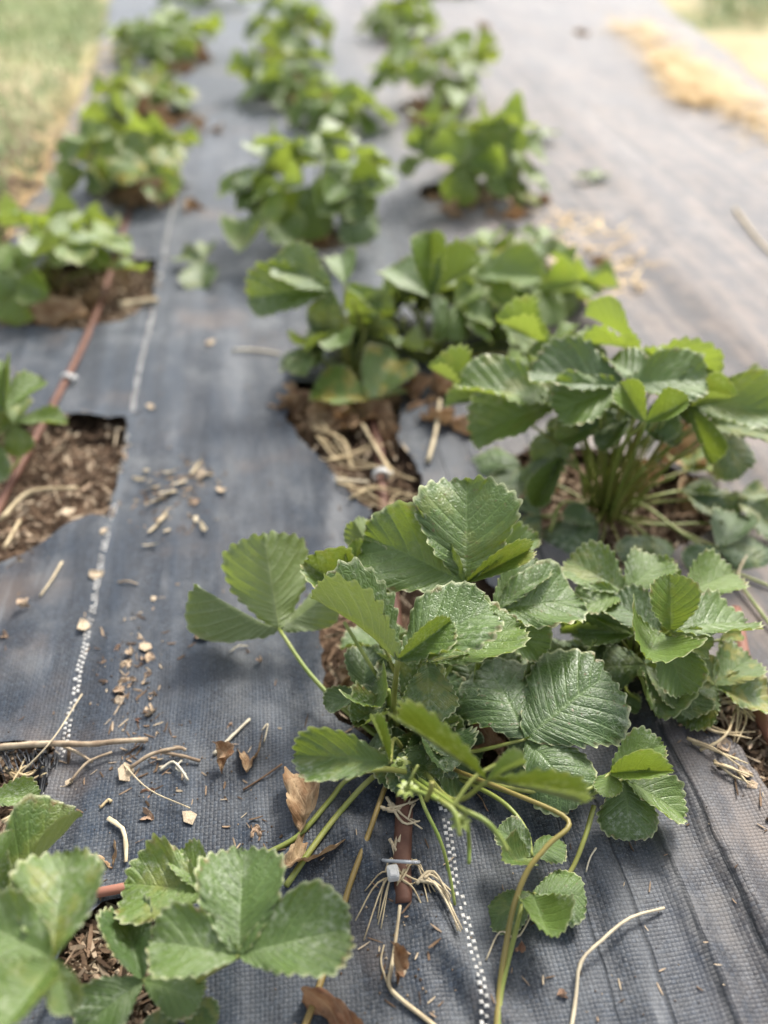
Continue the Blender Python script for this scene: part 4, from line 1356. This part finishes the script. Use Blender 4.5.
# ------------------------------------------------------------------ dead leaves, straws, twigs and chips lying about
def dry_leaf(px, py, L, rz, tilt, which, label, tone=0.1, lift=0.006, width=0.8):
    p = on(px, py, lift)
    o = link('dry_leaf', DRY[which])
    o.matrix_basis = Matrix.LocRotScale(p, (Matrix.Rotation(rad(rz), 3, 'Z') @ Matrix.Rotation(rad(tilt), 3, 'X')), Vector((L * width, L, L)))
    o['tone'] = tone
    return tag(o, label, 'dry leaf')


dry_leaf(300, 832, .056, -8, 22, 2, 'long curled tan dead leaf propped against the green runners', 0.0, .006, .6)
dry_leaf(282, 868, .042, -60, 5, 0, 'crumpled tan dead leaf under the runners beside the pale rounded leaflets', 0.0, .006)
dry_leaf(222, 772, .026, 20, 0, 1, 'dark brown curled dead leaf, left of a pair on the fabric', 0.35, .004)
dry_leaf(246, 772, .034, -10, 5, 0, 'tan curled dead leaf, right of a pair on the fabric', 0.05, .005)
dry_leaf(366, 1040, .045, 70, 10, 2, 'red-brown dead leaf at the bottom edge of the photo', 0.8, .004)
dry_leaf(112, 868, .020, 20, 0, 2, 'small olive-brown toothed dead leaf beside the bent pale straw', 0.15, .002)
dry_leaf(398, 985, .030, 10, 10, 1, 'thin brown dead leaf beside the tied straw', 0.5, .002, .45)
dry_leaf(220, 132, .05, 10, 10, 0, 'yellow dead leaf on the fabric, right of the pair by the left row', 0.0, .004)
dry_leaf(205, 134, .05, 70, 10, 1, 'yellow dead leaf on the fabric, left of the pair by the left row', 0.0, .004)
dry_leaf(488, 40, .07, 60, 10, 1, 'tan dead leaf on the pale far fabric near the top', 0.0, .004)
dry_leaf(590, 34, .05, 80, 0, 2, 'tan dead leaf on the pale far fabric left of the straw', 0.0, .003)
dry_leaf(612, 270, .045, 30, 10, 0, 'orange-brown dead leaf among straw bits behind the domed plant', 0.1, .004, .5)
dry_leaf(504, 752, .03, 60, 20, 2, 'red-brown dead leaf tucked under the large dark leaf', 0.7, .02)
dry_leaf(718, 470, .07, 60, 20, 2, 'bleached dead leaf behind the domed plant at the right edge', 0.0, .012)


def stick(name, pts, r0, r1, mat, label, cat, tone=0.0, rough=0.2, sides=6, n=5, bulge=None, group=None):
    q = [on(a, b, r0 + c / 100) for a, b, c in pts]
    return tag(rod(name, q, r0, mat, r1, None, sides, rough, n, tone, bulge), label, cat, group)


stick('straw_stalk', [(664, 908, .2), (630, 918, .9), (602, 940, 1.2), (581, 962, .8), (576, 995, .3), (570, 1040, .1)], .0011, .0013, 'straw', 'long kinked pale straw on the bare fabric at the bottom right', 'straw', .5, n=3)
stick('straw_stalk', [(400, 905, .4), (397, 930, .5), (392, 965, .3), (389, 985, .2), (402, 1000, .2), (440, 1030, .1)], .0012, .0016, 'straw', 'pale bent straw hanging below the wire ring', 'straw', .2, n=4)
stick('straw_stalk', [(387, 982, .2), (381, 962, .1), (384, 945, .1)], .0008, .0005, 'straw', 'short thin curved straw left of the bent straw below the ring', 'straw', .2)
stick('straw_stalk', [(250, 719, .1), (228, 740, .2), (214, 754, .1)], .0011, .0018, 'straw', 'short straight pale straw left of the paired dead leaves', 'straw', .8)
stick('straw_stalk', [(62, 562, .1), (50, 582, .2), (40, 596, .1)], .0014, .0010, 'straw', 'thick pale straw left of the marker thread', 'straw', .3)
stick('straw_stalk', [(82, 694, .6), (52, 740, 1.8), (18, 776, .6)], .0007, .0006, 'straw', 'thin straw leaning over the twigs at the left', 'straw', .4)
stick('straw_stalk', [(124, 765, .5), (150, 790, .8), (190, 808, .3)], .0006, .0005, 'straw', 'thin straw touching a tan chip near the lower left leaves', 'straw', .3)
stick('straw_stalk', [(108, 818, .1), (122, 828, .2), (126, 845, .2), (126, 862, .1)], .0019, .0016, 'straw', 'flat pale straw with a bend beside the small toothed dead leaf', 'straw', .3, n=2).scale.z = 0.4
stick('straw_stalk', [(100, 808, .1), (108, 800, .1), (111, 802, .1)], .0010, .0016, 'straw', 'tiny tan splinter above the bent flat straw', 'straw', .0)
stick('straw_stalk', [(440, 400, .8), (436, 430, .8), (428, 462, .2)], .0022, .0030, 'straw', 'pale straw with a thick end, left of the domed plant', 'straw', .3)
stick('straw_stalk', [(362, 424, .6), (380, 455, .8), (392, 478, .4)], .0022, .0018, 'straw', 'tan straw lying across the soil strip beside the middle tube', 'straw', .1)
stick('straw_stalk', [(335, 480, .4), (352, 481, .5), (368, 482, .4)], .0024, .0022, 'straw', 'pale straw beside the middle clip ring', 'straw', .6)
stick('straw_stalk', [(735, 208, .1), (752, 232, .1), (775, 258, .1)], .0030, .0020, 'straw', 'broad blurred straw on the fabric at the right edge', 'straw', .2)
stick('straw_stalk', [(232, 350, .1), (255, 350, .2), (280, 354, .1)], .0018, .0016, 'straw', 'blurred pale straw on the fabric beside the plant with the yellowing leaf', 'straw', .8)
stick('straw_stalk', [(120, 305, .4), (140, 302, .5), (158, 300, .3)], .0050, .0045, 'straw', 'blurred straw on the brown soil beside the left drip tube', 'straw', .2)
stick('straw_stalk', [(700, 750, .3), (718, 742, .8), (729, 730, .8), (735, 710, .4)], .0013, .0011, 'straw', 'yellow bent straw on the soil beside the reddish tube', 'straw', .1, n=2)
stick('straw_stalk', [(750, 548, .6), (738, 580, .4), (762, 612, .4)], .0013, .0011, 'straw', 'straw curve on fabric right of the runner, above the flat bright leaves', 'straw', .3)
stick('straw_stalk', [(0, 690 - 170, .4), (30, 492, .8), (78, 488, 1.0)], .0030, .0022, 'straw', 'pale straw lying across the square soil opening', 'straw', .1)
stick('straw_stalk', [(4, 548, .8), (14, 530, .9), (20, 520, .6)], .0020, .0018, 'straw', 'short straw at the edge of the square soil opening', 'straw', .1)
stick('twig', [(-10, 748, .7), (40, 744, 1.0), (90, 744, .9), (120, 741, .6), (148, 740, .3)], .0028, .0022, 'twig', 'thick tan twig lying across the marker thread at the left', 'twig', .0, .16)
stick('twig', [(70, 782, .3), (88, 762, .6), (112, 752, .5)], .0012, .0010, 'twig', 'thin curved twig under the thick twig at the left', 'twig', .1, .12)
stick('twig', [(58, 744, .6), (80, 754, .5), (92, 762, .3)], .0013, .0012, 'twig', 'short forked twig beneath the thick twig', 'twig', .0, .12)
stick('twig', [(130, 768, .4), (152, 754, .7), (178, 748, .6), (186, 750, .4)], .0016, .0014, 'twig', 'thin brown twig sprig above the pale chips', 'twig', .1, .15)
stick('twig', [(160, 752, .5), (182, 756, .4), (200, 761, .2)], .0013, .0014, 'twig', 'short dark twig crossing the thin brown sprig', 'twig', .5, .15)
stick('twig', [(243, 790, .1), (262, 778, .15), (282, 764, .1)], .0008, .0008, 'twig', 'fine dark twig under the folded front leaflet', 'twig', .9, .1)
stick('twig', [(262, 730, .1), (268, 724, .3), (264, 742, .1)], .0006, .0005, 'straw', 'tiny curled stem above the paired dead leaves', 'twig', .6)
stick('twig', [(230, 652, .1), (238, 646, .3), (248, 646, .1)], .0007, .0006, 'straw', 'tiny white curled stem near the left underside leaf', 'twig', .9)
stick('twig', [(182, 760, .2), (176, 768, .4), (186, 774, .3)], .0008, .0007, 'straw', 'bleached rootlet curled near the brown sprig', 'twig', 1.0)
stick('twig', [(160, 770, .1), (172, 762, .4), (180, 768, .5), (188, 780, .2)], .0012, .0009, 'straw', 'bleached forked rootlet under the brown sprig', 'twig', 1.0)
stick('twig', [(118, 582, .1), (128, 581, .2), (138, 584, .1)], .0010, .0008, 'twig', 'short grey twig between the marker thread and the straw heap', 'twig', .2)
stick('twig', [(596, 848, .1), (590, 858, .4), (586, 872, .2)], .0007, .0006, 'straw', 'tiny pale tendril at the right of the lowest leaves', 'twig', .8)
stick('twig', [(545, 882, .1), (520, 935, .15), (500, 932, .1), (486, 960, .1)], .0007, .0006, 'straw', 'thin pale rootlet between the marker thread and the lowest leaves', 'twig', .5)

# tuft of dry grass tied to the tube below the wire ring
tv_, tf_ = [], []
rg = random.Random(8)
base = on(399, 868, .010)
for i in range(34):
    a = P(399 + rg.uniform(-6, 7), 872 + rg.uniform(-6, 8), .014 + rg.uniform(0, .006))
    if i < 20:
        b = P(400 + rg.uniform(-5, 5), 895, .010)
        e = P(399 + rg.uniform(-3, 3), 912 + rg.uniform(-10, 10), .007)
    else:
        dx = rg.choice([-1, 1]) * rg.uniform(8, 46)
        b = P(400 + dx * .5, 876 + rg.uniform(-20, 14), .016)
        e = P(400 + dx, 892 + rg.uniform(-34, 50), .009)
    v, f = tube_geo(smooth_path([a, b, e], 4), .0009, .0004, 5)
    b0 = len(tv_)
    tv_ += local(v, base)
    tf_ += [tuple(q + b0 for q in t) for t in f]
o = link('dry_grass_tuft', mesh('dry_grass_tuft', tv_, tf_, 'straw'))
o.location = base
o['tone'] = 0.1
tag(o, 'tuft of dry grass caught on the brown tube just below the wire ring', 'dry grass')
# dry grass lying across the tube above it and on the soil at the right
for (spots, lab) in [([((318, 440), (350, 462), (388, 470)), ((330, 462), (352, 452), (380, 440)), ((350, 500), (372, 488), (404, 492)), ((340, 478), (362, 496), (396, 512)), ((372, 446), (392, 468), (414, 480)), ((316, 424), (340, 440), (352, 470)), ((385, 520), (398, 500), (420, 496))], 'matted dry stems over the soil strip behind the front plant'),
                     ([((388, 800), (402, 818), (420, 824)), ((384, 806), (400, 806), (416, 800)), ((396, 846), (404, 820), (414, 800)), ((392, 842), (398, 858), (394, 868)), ((418, 876), (440, 890), (462, 934)), ((420, 880), (436, 876), (452, 896))], 'dry grass blades crossing the brown tube beneath the front leaves'),
                     ([((690, 742), (716, 752), (744, 764)), ((730, 696), (742, 716), (736, 740)), ((700, 720), (720, 730), (752, 736)), ((716, 760), (732, 772), (752, 780)), ((722, 700), (738, 704), (757, 716))], 'dry straw bits on the soil patch beside the reddish tube'),
                     ([((8, 770), (24, 778), (44, 770)), ((2, 790), (20, 786), (34, 800)), ((4, 800), (18, 776), (30, 762)), ((28, 800), (38, 812), (36, 830)), ((6, 820), (24, 812), (40, 806))], 'dry grass stems in the soil opening at the lower left')]:
    v_, f_ = [], []
    b_ = on(*spots[0][1], .002)
    for s3 in spots:
        for rep in range(3):
            q = [on(a + R.uniform(-5, 5), b + R.uniform(-5, 5), .004 + R.uniform(0, .005)) for a, b in s3]
            v, f = tube_geo(smooth_path(q, 4), R.uniform(.0007, .0018), .0006, 5, .1)
            b0 = len(v_)
            v_ += local(v, b_)
            f_ += [tuple(k + b0 for k in t) for t in f]
    o = link('dry_grass', mesh('dry_grass', v_, f_, 'straw'))
    o.location = b_
    o['tone'] = R.uniform(0, .4)
    tag(o, lab, 'dry grass')


def chip_mesh(seed, curl=0.5):
    rg = random.Random(seed)
    n = rg.randint(5, 7)
    rim = []
    for i in range(n):
        a = i / n * 2 * math.pi + rg.uniform(-.25, .25)
        q = rg.uniform(.55, 1.35)
        rim.append((math.cos(a) * q, math.sin(a) * q * rg.uniform(.5, .9)))
    vs, fs = [], []
    t = 0.07
    for zz in (0, 1):
        for k in (0.0, 0.55, 1.0):
            for (x, y) in rim if k else [(0, 0)]:
                x2, y2 = x * k, y * k
                z = curl * (x2 * x2) * rg.uniform(.5, 1.2) - .3 * y2 + rg.uniform(-.12, .12)
                vs.append((x2, y2, z + zz * t))
    m_ = 1 + 2 * n
    for zz in (0, 1):
        o = zz * m_
        for i in range(n):
            j = (i + 1) % n
            q = [(o, o + 1 + i, o + 1 + j), (o + 1 + i, o + 1 + n + i, o + 1 + n + j, o + 1 + j)]
            fs += q if zz else [x[::-1] for x in q]
    for i in range(n):
        j = (i + 1) % n
        fs.append((1 + n + i, 1 + n + j, m_ + 1 + n + j, m_ + 1 + n + i))
    return mesh('bark_chip', vs, fs, 'chip', False)


CHIP = [chip_mesh(400 + i, c) for i, c in enumerate((.5, .25, .8, .1, .6, .35))]


def chip(px, py, s, label, tone=0.1, group='chips lying on the fabric', rz=None, k=None):
    p = on(px, py, s * .22)
    o = link('bark_chip', CHIP[R.randrange(6) if k is None else k])
    o.matrix_basis = Matrix.LocRotScale(p, Matrix.Rotation(rad(R.uniform(0, 360) if rz is None else rz), 3, 'Z') @ Matrix.Rotation(R.uniform(-.3, .3), 3, 'X'), Vector((s, s, s)))
    if tone > 0.22 or (group.startswith('chip pile') and tone > 0.12):
        o.data = DRY[R.randrange(3)]
        o.material_slots[0].link = 'OBJECT'
        o.material_slots[0].material = M['chip']
        o.name = 'leaf_flake'
        o.scale = (s * 1.5, s * 1.9, s * 1.5)
        tone *= 0.8
    o['tone'] = tone
    return tag(o, label, 'leaf flake' if o.name.startswith('leaf') else 'bark chip', group)


chip(98, 575, .0075, 'tan chip sitting on the marker thread, upper of two', .0)
chip(84, 625, .0080, 'tan chip sitting on the marker thread, lower of two', .0)
chip(190, 816, .0078, 'square tan chip at the end of a thin straw', .0)
chip(193, 637, .0080, 'curled brown chip alone left of the underside leaf', .35)
chip(128, 772, .0085, 'grey-tan chip at the base of the brown sprig', .0)
chip(155, 789, .0055, 'red-brown chip left of the square tan chip, upper one', .85)
chip(154, 819, .0062, 'red-brown chip left of the square tan chip, lower one', .6)
chip(135, 719, .0048, 'small red chip above the twigs', .95)
chip(120, 644, .0050, 'small red-brown flake at the upper left of the chip pile', .8)
chip(30, 606, .0085, 'shaggy brown chip on the fabric near the left edge', .3)
chip(8, 637, .0050, 'dark brown chip close to the left edge', .5)
chip(154, 598, .0045, 'cream chip right of the marker thread', .0)
chip(232, 722, .0042, 'orange chip by the short straight straw', .6)
chip(258, 824, .0055, 'orange-brown flake beside the green runner end', .5)
chip(66, 784, .0055, 'pale chip beside the lower end of the marker thread', .0)
chip(345, 914, .0060, 'tan flake touching the reddish runner', .25)
chip(515, 952, .0055, 'red-brown flake beside the lowest bright leaflet', .9)
chip(568, 998, .0045, 'orange flake left of the long kinked straw', .7)
chip(210, 343, .0085, 'olive-yellow pod lying on the blurred fabric', .0)
chip(152, 408, .0070, 'yellow chip right of the white thread', .0)
chip(68, 512, .0100, 'white stone at the edge of the square soil opening', .0)
chip(104, 530, .0060, 'pale chip at the lower corner of the square soil opening', .0)
chip(222, 478 + 12, .006, 'cream chip on the pale blurred fabric right of the straw heap', .0)
chip(200, 476, .0100, 'tan curled chip beside the pale straw heap', .1)
chip(200, 500, .0065, 'brown chip just below the curled chip beside the straw heap', .4)
chip(262, 660, .0048, 'brown flake in the shade of the underside leaf', .5)
chip(250, 652, .0040, 'dark flake in the shade left of the underside leaf', .6)
for (a, b, s, t) in [(134, 650, .0062, .25), (146, 646, .0065, .1), (150, 652, .006, .3), (141, 660, .0065, .4), (132, 660, .006, .2), (136, 678, .0075, .3), (141, 684, .0065, .15),
                     (112, 690, .006, .35), (118, 700, .006, .1), (150, 700, .0065, .3), (153, 708, .006, .2), (149, 714, .005, .1), (108, 682, .004, .5), (157, 731, .004, .2)]:
    chip(a, b, s, 'small tan and brown flake of the loose chip pile right of the marker thread', t, 'chip pile right of the marker thread')
for (a, b, s, t) in [(752, 784, .006, .2), (710, 735, .006, .3), (725, 748, .007, .2), (745, 772, .006, .1), (716, 766, .005, .3), (700, 730, .006, .4)]:
    chip(a, b, s, 'small brown chip on the soil patch at the right edge', t, 'chips on the right soil patch')
for (a, b, s, t) in [(560, 262, .012, .1), (590, 250, .010, .0), (600, 285, .012, .2), (575, 300, .012, .1), (630, 262, .012, .0), (640, 290, .010, .1), (560, 240, .010, .0), (545, 225, .012, .1)]:
    chip(a, b, s, 'blurred straw-coloured chip on the fabric behind the domed plant', t, 'straw chips behind the domed plant')

for (a, b, L, w, rz, t) in [(158, 500, .017, .004, 60, .0), (150, 488, .012, .003, 20, .0), (172, 492, .020, .005, 40, .1), (163, 518, .013, .005, 80, .0), (154, 528, .011, .004, 70, .0),
                          (146, 470, .010, .003, 130, .0), (182, 482, .012, .004, 30, .1), (196, 468, .013, .005, 70, .0), (206, 474, .009, .003, 0, .0), (196, 518, .010, .004, 100, .2),
                          (203, 528, .011, .0035, 120, .1), (140, 480, .010, .003, 160, .0), (170, 472, .008, .003, 20, .1), (150, 545, .009, .0025, 10, .2), (168, 530, .007, .003, 50, .0)]:
    p = on(a, b, .003)
    o = link('straw_flake', CHIP[R.randrange(6)])
    o.matrix_basis = Matrix.LocRotScale(p, Matrix.Rotation(rad(rz), 3, 'Z') @ Matrix.Rotation(R.uniform(-.4, .4), 3, 'Y'), Vector((L, w, L * .45)))
    o.data = o.data.copy()
    o.data.materials[0] = M['straw']
    o['tone'] = .3 + t
    tag(o, 'flat pale straw flake of the scatter right of the square soil opening', 'straw', 'pale straw flakes right of the square soil opening')

# ------------------------------------------------------------------ daylight
world = bpy.data.worlds.new('World')
scene.world = world
world.use_nodes = True
nt = world.node_tree
nt.nodes.clear()
wo = nt.nodes.new('ShaderNodeOutputWorld')
bg = nt.nodes.new('ShaderNodeBackground')
sky = nt.nodes.new('ShaderNodeTexSky')
sky.sky_type = 'NISHITA'
sky.sun_disc = False
SUN_EL, SUN_AZ = rad(46), rad(30)          # azimuth from +Y towards +X: ahead and a little to the right
sky.sun_elevation = SUN_EL
sky.sun_rotation = SUN_AZ
sky.air_density = 1.0
sky.dust_density = 4.0
hs = nt.nodes.new('ShaderNodeHueSaturation')
hs.inputs['Saturation'].default_value = 0.45
nt.links.new(sky.outputs[0], hs.inputs['Color'])
nt.links.new(hs.outputs[0], bg.inputs[0])
bg.inputs[1].default_value = 0.125
nt.links.new(bg.outputs[0], wo.inputs[0])
sl = bpy.data.lights.new('sun', 'SUN')
sl.energy = 1.9
sl.angle = rad(14)
sl.color = (1.0, 0.96, 0.90)
so = bpy.data.objects.new('sun', sl)
COL.objects.link(so)
sd = Vector((math.sin(SUN_AZ) * math.cos(SUN_EL), math.cos(SUN_AZ) * math.cos(SUN_EL), math.sin(SUN_EL)))
so.rotation_euler = sd.to_track_quat('Z', 'Y').to_euler()

scene.view_settings.view_transform = 'Standard'
scene.view_settings.look = 'None'
scene.view_settings.gamma = 1.0
scene.view_settings.exposure = 1.5
scene.render.engine = 'CYCLES'
scene.cycles.use_denoising = True
scene.cycles.max_bounces = 6
scene.cycles.diffuse_bounces = 3
scene.cycles.glossy_bounces = 2
scene.cycles.transmission_bounces = 4
scene.cycles.caustics_reflective = False
scene.cycles.caustics_refractive = False

if False:
    for L, n in LENGTHS:
        print(L, n)
